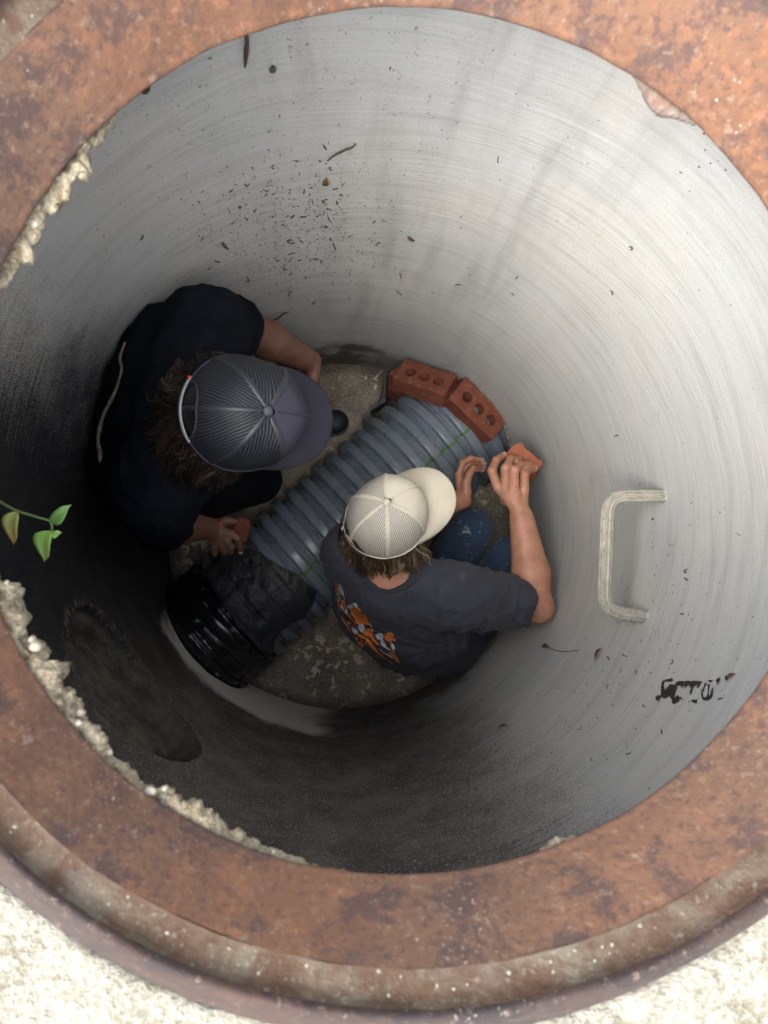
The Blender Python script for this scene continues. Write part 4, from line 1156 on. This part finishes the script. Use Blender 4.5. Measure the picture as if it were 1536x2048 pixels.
px_hand(F, (1043, 1030, 1.87), [(995, 975, 1.862), (1010, 977, 1.852), (1029, 978, 1.852), (1049, 978, 1.862)],
        [[(984, 942, 1.852), (992, 921, 1.872), (1006, 911, 1.895)], [(1011, 937, 1.832), (1020, 919, 1.858), (1034, 919, 1.885)],
         [(1029, 941, 1.838), (1040, 930, 1.865), (1055, 929, 1.892)], [(1049, 950, 1.855), (1055, 939, 1.878), (1066, 937, 1.898)]],
        [(1012, 1000, 1.885), (1000, 972, 1.92), (1008, 948, 1.95), (1020, 930, 1.965)], fr=.0124)
px_hand(F, (926, 1002, 2.04), [(917, 950, 2.05), (921, 951, 2.065), (926, 954, 2.08), (930, 960, 2.095)],
        [[(925, 926, 2.04), (941, 917, 2.045), (962, 920, 2.06)], [(932, 930, 2.06), (947, 923, 2.065), (967, 927, 2.075)],
         [(936, 936, 2.08), (950, 930, 2.085), (966, 932, 2.095)], [(938, 944, 2.10), (951, 938, 2.10), (964, 939, 2.11)]],
        [(933, 985, 2.03), (932, 966, 2.025), (939, 948, 2.02), (946, 936, 2.025)], fr=.0098)
sdf_mesh('body', F, MAT['skin_a'], pa)
eyes(hb, HF, HS, HU, pa); nails(pa)
# T-shirt
def foldA(c):
    t = (c-SHR).dot(side); q = Vector((c.x*9, c.y*9, c.z*6))
    r_ = 1-abs(noise.noise(q+Vector((3, 1, 0)))*2); r2 = 1-abs(noise.noise(Vector((c.x*6+c.z*14, c.y*16, c.z*9)))*2)
    r3 = 1-abs(noise.noise(Vector((c.x*20+c.y*9, c.y*24, c.z*20)))*2); lo_ = .4+.6*min(1, max(0, (1.25+c.z*-1-.0)*1.2)); return .005*nz(c.x, c.y, c.z, 7, 3) + .013*max(0, r_-.5) + .013*max(0, r2-.58) + .006*max(0, r3-.6)
AP = P(893, 1238, 1.86); dRv = (ELR-SHR).normalized()
foldA0 = foldA
def foldA(c):
    v_ = c-AP; a_ = math.atan2(v_.z, v_.dot(side)); d_ = v_.length
    m1 = math.exp(-(d_/.17)**2)*min(1, d_/.03)
    q = 1-abs(math.sin(a_*5.5 + 2.2*noise.noise(c*9)))*1.4
    t_ = (c-SHR).dot(dRv); m2 = max(0, min(1, (t_-.02)/.05))
    w_ = 1-abs(math.sin(t_*58 + c.z*34 + c.y*18 + 2.5*noise.noise(c*11)))*1.5
    return foldA0(c)*.8 + .015*max(0, q)*m1 + .009*max(0, w_)*m2
F = Field(lo, hi, .0045)
F.cap(C7 + Vector((.01, 0, -.085)), P(803, 1222, 1.98), .098, .118, .04, side=side, flat=1.62)
F.cap(P(803, 1222, 1.98), P(845, 1262, 2.24), .118, .125, .05, side=side, flat=1.42, cut=.05)
F.cap(P(775, 1240, 2.0), P(805, 1275, 2.12), .09, .095, .05, side=side, flat=1.5)
F.cap(C7 + Vector((0, 0, -.045)), SHL, .070, .070, .04); F.cap(C7 + Vector((0, 0, -.045)), SHR, .068, .072, .04)
eR = SHR.lerp(ELR, .80); F.cap(SHR, eR, .078, .060, .03, cut=.0); eL = SHL.lerp(ELL, .75); F.cap(SHL, eL, .074, .060, .03, cut=.0)
F.cap(SHR.lerp(ELR, .72), ELR.lerp(eR, -.2), .0535, .0535, .003, sub=True); F.cap(SHL.lerp(ELL, .66), ELL, .052, .052, .003, sub=True)
F.cap(C7 + Vector((.004, .020, -.010)), hb - HU*.03 - HF*.01, .058, .085, .008, sub=True)
shirt = sdf_mesh('t_shirt', F, MAT['shirt_grey'], pa, foldA, 1)
# collar ring, sleeve hem
cdir = (hb - HU*.03 - HF*.01 - C7).normalized(); s1 = cdir.cross(side).normalized(); s0 = s1.cross(cdir)
bpy.context.view_layer.update()
def bvh_of(o):
    me = o.evaluated_get(bpy.context.evaluated_depsgraph_get()).to_mesh(); return BVHTree.FromPolygons([v.co.copy() for v in me.vertices], [tuple(p.vertices) for p in me.polygons])
bvhA = bvh_of(shirt)
ring = []
for i in range(41):
    a = 2*PI*i/40; q = C7 + Vector((.004, .020, -.002)) + (s0*math.cos(a)+s1*math.sin(a))*.067
    h = bvhA.find_nearest(q); ring.append(h[0] + h[1]*.001)
v, f = tube(ring, .0052, 8); mesh('collar', v, f, cloth_material('charcoal_rib', (.028, .030, .038), (.036, .038, .048)), shirt)
dR = (ELR-SHR).normalized(); x0 = dR.cross(PUP).normalized(); y0 = x0.cross(dR)
for off, rr in ((0, .0585), (-.022, .0620)):
    ring = []
    for i in range(41):
        a = 2*PI*i/40; q = eR + dR*off + (x0*math.cos(a)+y0*math.sin(a))*rr; h = bvhA.find_nearest(q); ring.append(h[0] + h[1]*.0002)
    v, f = tube(ring, .0024 if off == 0 else .0012, 6); mesh('sleeve_hem', v, f, MAT['shirt_grey'], shirt)
for sp_ in ([(812, 1184), (835, 1198), (862, 1212), (890, 1222), (916, 1226)], [(738, 1150), (728, 1140), (716, 1126), (705, 1110)]):
    pts_ = []
    for p in spline([Vector((x, y, 0)) for x, y in sp_], 5):
        h = bvhA.ray_cast(CAM, ray(p.x, p.y))
        if h[0] is not None: pts_.append(h[0] + h[1]*.0003)
    v, f = tube(pts_, .0010, 6); mesh('shoulder_seam', v, f, MAT['seam_dark'], shirt)
# jeans
def foldJ(c): 
    r_ = 1-abs(noise.noise(Vector((c.x*13, c.y*13, c.z*16)))*2); return .003*nz(c.x, c.y, c.z, 10, 3) + .006*max(0, r_-.6)
F = Field((-.05, -.55, FLOOR-.01), (.63, .12, -1.30), .0045)
F.cap(P(858, 1262, 2.20), PEL, .11, .12, .03, side=side, flat=1.35)
F.cap(HIL, KNL, .098, .064, .006); F.cap(HIR, KNR, .098, .062, .006)
F.ell(P(900, 1300, 2.36), (.12, .10, .10), None, .04); F.ell(P(820, 1280, 2.36), (.11, .10, .10), None, .04)
F.cap(KNL, ANL + Vector((0, 0, .01)), .062, .055, .006, cut=0.); F.cap(KNR, ANR + Vector((0, 0, .01)), .060, .055, .006, cut=0.)
# keep the jeans inside the shaft
sl, X, Y, Z = F.win(F.lo, F.lo+F.n*F.h); F.v[sl] = np.maximum(F.v[sl], np.sqrt(X*X+Y*Y)-.600)
sdf_mesh('jeans', F, MAT['jeans'], pa, foldJ, 2)
def shoe(parent, heel, toe, name='shoe'):
    heel, toe = Vector(heel), Vector(toe); lo_ = np.minimum(heel, toe)-.08; hi_ = np.maximum(heel, toe)+.08
    Fs = Field(lo_, hi_, .004); up = PUP; Fs.cap(heel+up*.04, toe+up*.035, .040, .042, .01, side=up, flat=.8)
    Fs.cap(heel+up*.05, heel+up*.09, .042, .044, .02); sl_, X_, Y_, Z_ = Fs.win(Fs.lo, Fs.lo+Fs.n*Fs.h)
    Fs.v[sl_] = np.maximum(Fs.v[sl_], (FLOOR+.012)-Z_)
    o = sdf_mesh(name, Fs, MAT['shoe'], parent)
    Fs = Field(lo_, hi_, .004); Fs.cap(heel+up*.02, toe+up*.02, .044, .047, .01); sl_, X_, Y_, Z_ = Fs.win(Fs.lo, Fs.lo+Fs.n*Fs.h)
    Fs.v[sl_] = np.maximum(np.maximum(Fs.v[sl_], (FLOOR+.001)-Z_), Z_-(FLOOR+.022)); sdf_mesh('sole', Fs, MAT['sole'], o)
shoe(pa, (.27, -.20, FLOOR), (.375, -.03, FLOOR)); shoe(pa, (.37, -.27, FLOOR), (.46, -.11, FLOOR))
capA, domeA = build_cap(pa, hb, HF, HS, HU, ('cap_cream', 'mesh_cream', 'brim_cream', 'button', 'cap_cream'), .97, .20)
# loose end of the snap strap
q0 = domeA(PI-.45, .02, .004); v, f = tube([q0, q0 - HU*.012 - HF*.006, q0 - HU*.026 - HF*.002], [.003, .0028, .0022], 6); mesh('strap_tail', v, f, MAT['cap_cream'], capA, uv=[(0, 0)]*len(v))
# hair
def locks(base, f, s, u, n, per, lo_, hi_, tr, lr, outw, down, curl, seed, gravity=.10, skew=Vector((0, 0, 0)), rad=.0010, fqr=(.55, 1.0)):
    random.seed(seed); sp = []
    for i in range(n):
        ph = random.uniform(lo_, hi_); t = random.uniform(*tr); out = (f*math.cos(ph) + s*math.sin(ph))
        st = base + f*(.094*math.cos(ph)-.005) + s*.080*math.sin(ph) + u*(t*.10-.004); L = random.uniform(*lr)
        d = (-u*down + out*random.uniform(*outw) + skew + s*random.uniform(-.35, .35) + f*random.uniform(-.2, .2)).normalized()
        e1 = d.cross(out).normalized(); e2 = e1.cross(d); cph = random.uniform(0, 6.3); am = random.uniform(*curl); fq = random.uniform(*fqr)
        m_ = 12; path = []; p = st.copy()
        for j in range(m_):
            g = min(1, j/4); path.append(p + (e1*math.sin(cph+j*fq) + e2*math.cos(cph+j*fq)*.6)*am*g)
            d = (d + Vector((0, 0, -gravity)) - out*.03).normalized(); p = p + d*L/(m_-1)
        tone = random.random()**1.4; spread = random.uniform(.004, .009)
        for k_ in range(per):
            o1, o2 = random.gauss(0, 1)*spread, random.gauss(0, 1)*spread; cut_ = random.randint(m_-4, m_)
            w_ = random.uniform(.35, 1.0); pts = []
            for j in range(cut_):
                q_ = j/(m_-1); sc = (1-.65*q_*w_) if w_ < .93 else 1+q_
                pts.append(path[j] + (e1*o1 + e2*o2)*sc + e1*.0012*math.sin(j*1.3+o1*900))
            sp.append((pts, random.uniform(.6, 1.3)*rad, max(0, min(1, tone*.75 + random.uniform(-.2, .3)))))
    return sp
sp = locks(hb, HF, HS, HU, 130, 18, R(74), R(286), (-.5, -.16), (.075, .14), (.15, .5), .85, (.002, .006), 5, .12, Vector((.02, -.28, 0)))
sp += locks(hb, HF, HS, HU, 14, 9, R(255), R(290), (-.5, -.1), (.06, .10), (.6, 1.1), .5, (.003, .008), 8, .05, Vector((.25, -.1, 0)), .0007)
strands(sp, 'hair', MAT['hair_a'], pa); hair_base(hb, HF, HS, HU, MAT['hair_a'], pa, .985)

# printed design on the back of the T-shirt: flat ink laid on the cloth
def ray_patch(polys, bvh, off, step):
    V = []; Fc = []
    for poly in polys:
        q, tf = fill_poly([Vector(p) for p in poly], step); o = len(V); ok = []
        for p in q:
            h = bvh.ray_cast(CAM, ray(p.x, p.y))
            if h[0] is None: V.append(CAM); ok.append(False)
            else: V.append(h[0] - ray(p.x, p.y)*off*0 + h[1]*off); ok.append(True)
        for t in tf:
            if all(ok[i] for i in t) and max((V[o+t[i]]-V[o+t[i-1]]).length for i in range(len(t))) < .03: Fc.append(tuple(i+o for i in t))
    return V, Fc
def TG(pts): return [(650+x/8.533, 1140+y/8.533) for x, y in pts]
def blossom(cx, cy, r, n=11, seed=0):
    random.seed(seed); out = []
    for i in range(n*2):
        a = 2*PI*i/(n*2); rr = r*(1 if i % 2 == 0 else .72)*random.uniform(.88, 1.1); out.append((cx+rr*math.cos(a), cy+rr*math.sin(a)))
    return out
whites = [TG(p) for p in ([(222, 250), (262, 238), (290, 280), (320, 360), (330, 430), (355, 490), (345, 510), (300, 440), (240, 400), (215, 330)],
    [(195, 380), (230, 400), (235, 440), (205, 430)], [(245, 430), (262, 440), (252, 540), (240, 530)],
    [(385, 600), (410, 590), (440, 610), (425, 575), (470, 580), (485, 560), (540, 565), (560, 620), (520, 670), (440, 660), (390, 635)],
    [(262, 570), (300, 620), (335, 690), (320, 700), (275, 630)], [(340, 680), (385, 665), (395, 740), (365, 760), (335, 715)],
    [(380, 860), (420, 900), (440, 990), (400, 940)], [(450, 960), (560, 1020), (570, 1050), (530, 1105), (480, 1060)],
    [(555, 960), (590, 925), (650, 920), (685, 955), (680, 1010), (640, 1070), (600, 1040)], [(700, 1195), (750, 1205), (785, 1235), (765, 1255), (730, 1235)],
    [(860, 1095), (900, 1085), (940, 1070), (985, 1090), (1000, 1130), (990, 1180), (1030, 1240), (1050, 1300), (1100, 1340), (1130, 1380), (1060, 1345), (1000, 1310), (955, 1270), (945, 1180), (900, 1180), (870, 1140)],
    [(1125, 1260), (1160, 1260), (1200, 1340), (1170, 1350), (1205, 1400), (1160, 1400)], [(915, 1330), (955, 1350), (1000, 1395), (1100, 1450), (1175, 1500), (1120, 1500), (1010, 1440), (940, 1390)],
    [(770, 880), (800, 960), (800, 985), (775, 940)], [(800, 985), (822, 1020), (825, 1055), (808, 1030)])]
oranges = [TG(p) for p in ([(165, 260), (190, 215), (210, 260), (225, 350), (215, 400), (185, 400), (175, 330)],
    [(185, 440), (230, 520), (250, 600), (290, 700), (330, 790), (300, 780), (250, 680), (220, 560)],
    [(272, 530), (310, 505), (345, 520), (350, 590), (380, 640), (370, 670), (335, 665), (300, 600)],
    [(330, 730), (370, 740), (420, 760), (480, 850), (540, 930), (550, 990), (500, 950), (430, 890), (380, 810)],
    [(390, 640), (440, 670), (480, 640), (560, 625), (620, 690), (610, 740), (650, 730), (700, 740), (710, 790), (730, 850), (790, 940), (700, 935), (640, 915), (560, 925), (530, 900), (500, 800), (450, 750), (440, 720), (465, 700)],
    [(270, 770), (330, 830), (390, 930), (450, 1040), (440, 1050), (380, 970), (310, 870)],
    [(560, 1060), (600, 1080), (640, 1110), (700, 1150), (650, 1170), (570, 1130), (545, 1105)],
    [(650, 1080), (690, 1000), (760, 990), (810, 1030), (830, 1120), (870, 1190), (940, 1270), (900, 1280), (820, 1220), (760, 1140), (690, 1120)],
    [(670, 1140), (740, 1160), (790, 1230), (870, 1330), (920, 1400), (980, 1420), (1000, 1460), (920, 1440), (840, 1370), (760, 1280), (700, 1200)],
    blossom(1095, 1140, 92, 10, 3), blossom(1185, 1185, 30, 7, 5), [(1110, 1225), (1130, 1225), (1130, 1340), (1150, 1390), (1125, 1370)],
    [(1080, 1390), (1190, 1410), (1240, 1480), (1290, 1590), (1220, 1560), (1180, 1500), (1100, 1440)],
    [(560, 1235), (600, 1215), (640, 1250), (665, 1295), (640, 1325), (590, 1300)], [(510, 1130), (550, 1150), (570, 1200), (540, 1200)],
    [(665, 1215), (700, 1225), (725, 1265), (705, 1285), (670, 1255)], [(610, 1180), (640, 1190), (650, 1225), (620, 1215)],
    [(980, 1440), (1010, 1450), (1000, 1500), (975, 1480)], [(1010, 1480), (1045, 1500), (1050, 1530), (1020, 1520)], [(1080, 1540), (1160, 1570), (1150, 1590), (1090, 1570)], [(920, 1440), (950, 1470), (940, 1480)])]
inks = [TG(p) for p in ([(590, 1262), (605, 1255), (622, 1275), (610, 1288)], [(680, 1235), (695, 1240), (705, 1258), (690, 1258)],
    [(660, 935), (780, 945), (800, 985), (690, 975)], [(555, 945), (570, 1000), (620, 1080), (700, 1120), (760, 1130), (810, 1200), (870, 1250), (960, 1330), (900, 1290), (800, 1215), (740, 1145), (660, 1120), (590, 1060), (550, 990)],
    [(330, 720), (400, 790), (480, 880), (550, 950), (540, 965), (460, 900), (380, 820)], [(240, 600), (300, 740), (370, 850), (440, 960), (430, 975), (350, 860), (280, 740)],
    [(515, 830), (530, 840), (525, 880), (510, 870)], [(560, 820), (575, 830), (572, 880), (560, 860)], [(1180, 1400), (1210, 1410), (1330, 1620), (1300, 1590), (1230, 1470)],
    [(590, 790), (610, 785), (605, 815)], [(630, 770), (645, 765), (650, 810), (640, 820)], [(670, 760), (685, 770), (690, 810), (675, 810)],
    [(905, 1335), (920, 1330), (1000, 1410), (1160, 1510), (1130, 1515), (1000, 1450), (930, 1395)])]
v, f = ray_patch(whites, bvhA, .0010, 1.6); mesh('pale_print', v, f, MAT['white'], shirt)['kind'] = 'stuff'
v, f = ray_patch(oranges, bvhA, .0014, 1.6); mesh('orange_print', v, f, MAT['orange'], shirt)['kind'] = 'stuff'
v, f = ray_patch(inks, bvhA, .0018, 1.6); mesh('black_print', v, f, MAT['ink'], shirt)['kind'] = 'stuff'

# ------------------------------------------------------------------ person B: dark cap, black T-shirt
random.seed(9)
pb = thing('person', Vector((-.40, .17, FLOOR)), 'person in dark slate cap and black T-shirt bending over the pipe', 'person')
BU = Vector((.47, -.15, .88)); BF = Vector((1, -.05, 0)); BF, BS, BU = frame_from(BF, BU)
btn = P(537, 822, 1.085); bb = btn - BU*.122
C7 = P(352, 832, 1.30); SHL = P(415, 655, 1.40); SHR = P(305, 982, 1.40)
ELL = P(486, 657, 1.66); WRL = P(622, 722, 1.86); ELR = P(312, 1045, 1.66); WRR = P(425, 1058, 1.88)
PEL = Vector((-.43, .17, -1.22)); HIL = Vector((-.40, .25, -1.26)); HIR = Vector((-.42, .09, -1.26))
KNL = Vector((-.12, .33, -1.47)); KNR = Vector((-.255, .155, -1.53)); ANL = Vector((-.13, .38, FLOOR+.08)); ANR = Vector((-.36, .20, FLOOR+.08))
side = (SHR-SHL).normalized()
lo = (-.62, -.14, FLOOR-.01); hi = (.12, .62, -.46); F = Field(lo, hi, .0045)
head(F, bb, BF, BS, BU)
F.cap(bb - BU*.06 - BF*.02, C7 + Vector((.03, 0, -.04)), .058, .062, .02)
MID = P(318, 850, 1.62)
F.cap(C7 + Vector((.02, 0, -.08)), MID, .09, .10, .04, side=side, flat=1.6); F.cap(MID, PEL, .10, .10, .04, side=side, flat=1.45)
F.cap(C7 + Vector((0, 0, -.03)), SHL, .05, .05, .03); F.cap(C7 + Vector((0, 0, -.03)), SHR, .05, .05, .03)
for sh, el in ((SHL, ELL), (SHR, ELR)): F.cap(sh, el, .052, .042, .02)
F.cap(ELL, ELL.lerp(WRL, .35), .043, .045, .012); F.cap(ELL.lerp(WRL, .35), WRL, .045, .028, .02)
F.cap(ELR, ELR.lerp(WRR, .35), .043, .045, .012); F.cap(ELR.lerp(WRR, .35), WRR, .045, .029, .02)
F.cap(HIL, KNL, .085, .06, .03); F.cap(KNL, ANL, .056, .038, .02); F.cap(HIR, KNR, .075, .05, .03); F.cap(KNR, ANR, .05, .036, .02)
px_hand(F, (420, 1058, 1.88), [(463, 1068, 1.87), (455, 1082, 1.875), (444, 1092, 1.882), (430, 1096, 1.89)],
        [[(475, 1078, 1.872), (480, 1092, 1.885), (481, 1102, 1.90)], [(463, 1094, 1.885), (461, 1103, 1.905), (452, 1102, 1.925)],
         [(449, 1103, 1.892), (446, 1107, 1.915), (440, 1100, 1.93)], [(429, 1106, 1.90), (427, 1107, 1.92), (428, 1099, 1.935)]],
        [(436, 1048, 1.89), (448, 1043, 1.875), (460, 1042, 1.88), (470, 1044, 1.89)])
relaxed_hand(F, WRL, Vector((.0, -.12, -.16)), Vector((-.5, -.3, .1)), 1, .8)
sdf_mesh('body', F, MAT['skin_b'], pb); eyes(bb, BF, BS, BU, pb); nails(pb)
def foldB(c):
    r_ = 1-abs(noise.noise(Vector((c.x*9+c.z*5, c.y*9, c.z*8)))*2); r2 = 1-abs(noise.noise(Vector((c.x*16, c.y*14+c.z*12, c.z*16)))*2); return -.006+.010*nz(c.x, c.y, c.z, 6, 3) + .018*max(0, r_-.5) + .010*max(0, r2-.55)
F = Field(lo, hi, .005)
F.cap(C7 + Vector((.02, 0, -.10)), MID, .112, .135, .04, side=side, flat=1.62); F.cap(MID, PEL+Vector((0, 0, .05)), .13, .125, .05, side=side, flat=1.35, cut=.05)
F.cap(P(300, 800, 1.5), P(262, 880, 1.6), .10, .11, .05); F.cap(P(330, 690, 1.5), P(275, 830, 1.6), .09, .09, .05); F.cap(P(290, 960, 1.52), P(262, 880, 1.62), .09, .10, .05)
F.cap(C7 + Vector((0, 0, -.04)), SHL, .075, .082, .04); F.cap(C7 + Vector((0, 0, -.04)), SHR, .075, .082, .04)
F.cap(SHL + Vector((0, -.005, 0)), SHL.lerp(ELL, .84), .080, .064, .03, cut=0.); F.cap(SHR, ELR.lerp(WRR, .12), .086, .070, .03)
F.cap(SHL.lerp(ELL, .72), ELL.lerp(WRL, .3), .055, .055, .003, sub=True)
F.cap(C7 + Vector((.02, 0, -.01)), bb - BU*.03, .068, .09, .008, sub=True)
sl, X, Y, Z = F.win(F.lo, F.lo+F.n*F.h); F.v[sl] = np.maximum(F.v[sl], np.sqrt(X*X+Y*Y)-.592)
sdf_mesh('t_shirt', F, MAT['shirt_black'], pb, foldB, 1)
F = Field((-.62, -.10, FLOOR), (.05, .52, -1.05), .005)
F.cap(PEL+Vector((0, 0, .06)), PEL, .115, .12, .03, side=side, flat=1.3); F.cap(HIL, KNL, .105, .078, .03); F.cap(HIR, KNR, .095, .066, .03)
F.cap(KNL, ANL, .076, .066, .02, cut=0.); F.cap(KNR, ANR, .064, .060, .02, cut=0.)
sl, X, Y, Z = F.win(F.lo, F.lo+F.n*F.h); F.v[sl] = np.maximum(F.v[sl], np.sqrt(X*X+Y*Y)-.598)
sdf_mesh('trousers', F, MAT['trousers'], pb, foldJ, 2)
tc = P(672, 842, 2.44); shoe(pb, (tc.x-.20, tc.y-.02, FLOOR), (tc.x, tc.y, FLOOR)); shoe(pb, (-.38, .22, FLOOR), (-.27, .26, FLOOR))
capB, domeB = build_cap(pb, bb, BF, BS, BU, ('cap_dark', 'mesh_dark', 'brim_dark', 'buttond', 'seam_dark'), 1.02, .50)
q0 = domeB(PI-.50, .05, .004); v, f = tube([q0, q0 + BU*.004 + BS*.006], [.0025, .0025], 6); mesh('red_tag', v, f, MAT['red'], capB)
sp = locks(bb, BF, BS, BU, 200, 22, R(78), R(282), (-.95, -.22), (.085, .145), (.3, .75), .55, (.005, .012), 6, .15, Vector((-.05, 0, -.3)), .0010, (.4, .75))
sp += locks(bb, BF, BS, BU, 30, 14, R(190), R(262), (-.8, -.25), (.11, .16), (.5, .9), .6, (.008, .015), 7, .12, Vector((-.1, -.1, -.1)), .0010, (.35, .6))
strands(sp, 'hair', MAT['hair_b'], pb); hair_base(bb, BF, BS, BU, MAT['hair_b'], pb, 1.0)

# ------------------------------------------------------------------ small plants and finds
leafy = thing('leafy_sprig', P(-20, 990, .80), 'green leafy sprig with one yellowing leaf reaching in from the left edge', 'plant')
st = spline([P(-60, 975, .79), P(-10, 998, .80), P(25, 1018, .80), P(60, 1030, .80), P(98, 1041, .80)], 5); v, f = tube(st, [.0019-.0007*i/len(st) for i in range(len(st))], 8); mesh('stem', v, f, MAT['stem'], leafy)
v, f = tube([P(100, 1041, .80), P(104, 1052, .803), P(103, 1064, .806)], [.0016, .0014, .0013], 8); mesh('stem', v, f, MAT['stem'], leafy)
for a, b, w_, mt, cu in (((35, 1023, .80), (21, 1088, .815), .0105, 'leaf_y', .2), ((99, 1042, .80), (146, 1013, .79), .0075, 'leaf_d', .3), ((101, 1062, .805), (82, 1121, .82), .0115, 'leaf_g', .15), ((102, 1065, .806), (123, 1068, .806), .0045, 'leaf_g', .2)):
    v, f, uv = leaf_mesh(P(*a), P(*b), w_, (-.2, -.2, 1), cu, 14); o = mesh('leaf', v, f, MAT[mt], leafy, uv=uv); sm = o.modifiers.new('t', 'SOLIDIFY'); sm.thickness = .0004
pp = spline([P(250, 685, 1.32), P(240, 715, 1.32), P(243, 740, 1.33), P(232, 778, 1.34), P(222, 800, 1.33), P(205, 835, 1.33), P(196, 880, 1.34), P(200, 905, 1.34), P(199, 925, 1.34)], 6); n = len(pp)
v, f = tube(pp, [.0022+.0022*(i/n)**1.2+.0012*noise.noise(p*60) if i < n-3 else .0022-.0006*(i-n+3) for i, p in enumerate(pp)], 8)
pale = simple('pale_edged_root', (.17, .125, .085), .8, .5, 70, 200, .5)
tag(mesh('root', v, f, pale), 'long pale brown root strip hanging beside the black T-shirt', 'root')
pc = P(268, 896, 1.34); vv = []; ff = []
for j in range(1, 6):
    for k2 in range(10):
        a, p = PI*j/6, 2*PI*k2/10; n_ = Vector((math.sin(a)*math.cos(p), math.sin(a)*math.sin(p), math.cos(a)*.7)); vv.append(pc + n_*.0048*(1+.2*noise.noise(n_*2)))
for j in range(4):
    for k2 in range(10): ff.append((j*10+k2, j*10+(k2+1) % 10, (j+1)*10+(k2+1) % 10, (j+1)*10+k2))
ff.append(tuple(range(10))[::-1]); ff.append(tuple(range(40, 50)))
tag(mesh('pebble', vv, ff, simple('grey_pebble', (.30, .32, .28), .8, .2)), 'small pale pebble caught on the back of the black T-shirt', 'pebble')
# flakes and crumbs of mortar on the floor
random.seed(12); parts = []
for i in range(900):
    a = random.uniform(0, 2*PI); r = .61*random.random()**.35; x, y = r*math.cos(a), r*math.sin(a)
    if in_poly(x, y, trp): continue
    s = random.uniform(.0012, .0035) if random.random() < .9 else random.uniform(.004, .008)
    m_ = random.randint(5, 7); pts = [Vector((x+s*random.uniform(.6, 1.2)*math.cos(2*PI*k2/m_)*1.3, y+s*random.uniform(.5, 1.1)*math.sin(2*PI*k2/m_), 0)) for k2 in range(m_)]
    z0 = FLOOR-.004; z1 = FLOOR+.006*nz(x, y, 0, 9)+.004+s*.35
    parts.append(([Vector((p.x, p.y, z1)) for p in pts]+[Vector((p.x, p.y, z0)) for p in pts], [tuple(range(m_))]+[(k2, k2+m_, (k2+1) % m_+m_, (k2+1) % m_) for k2 in range(m_)]))
v, f = merge(parts)
tag(mesh('mortar_crumbs', v, f, simple('tan_crumb', (.42, .35, .26), .9, .45, 60, 200, .4), smooth=False), 'tan mortar crumbs and flakes scattered over the muddy floor', 'crumbs', kind='stuff')
print('tris', sum(len(o.data.loop_triangles) or len(o.data.polygons)*2 for o in SC.objects if o.type == 'MESH'))
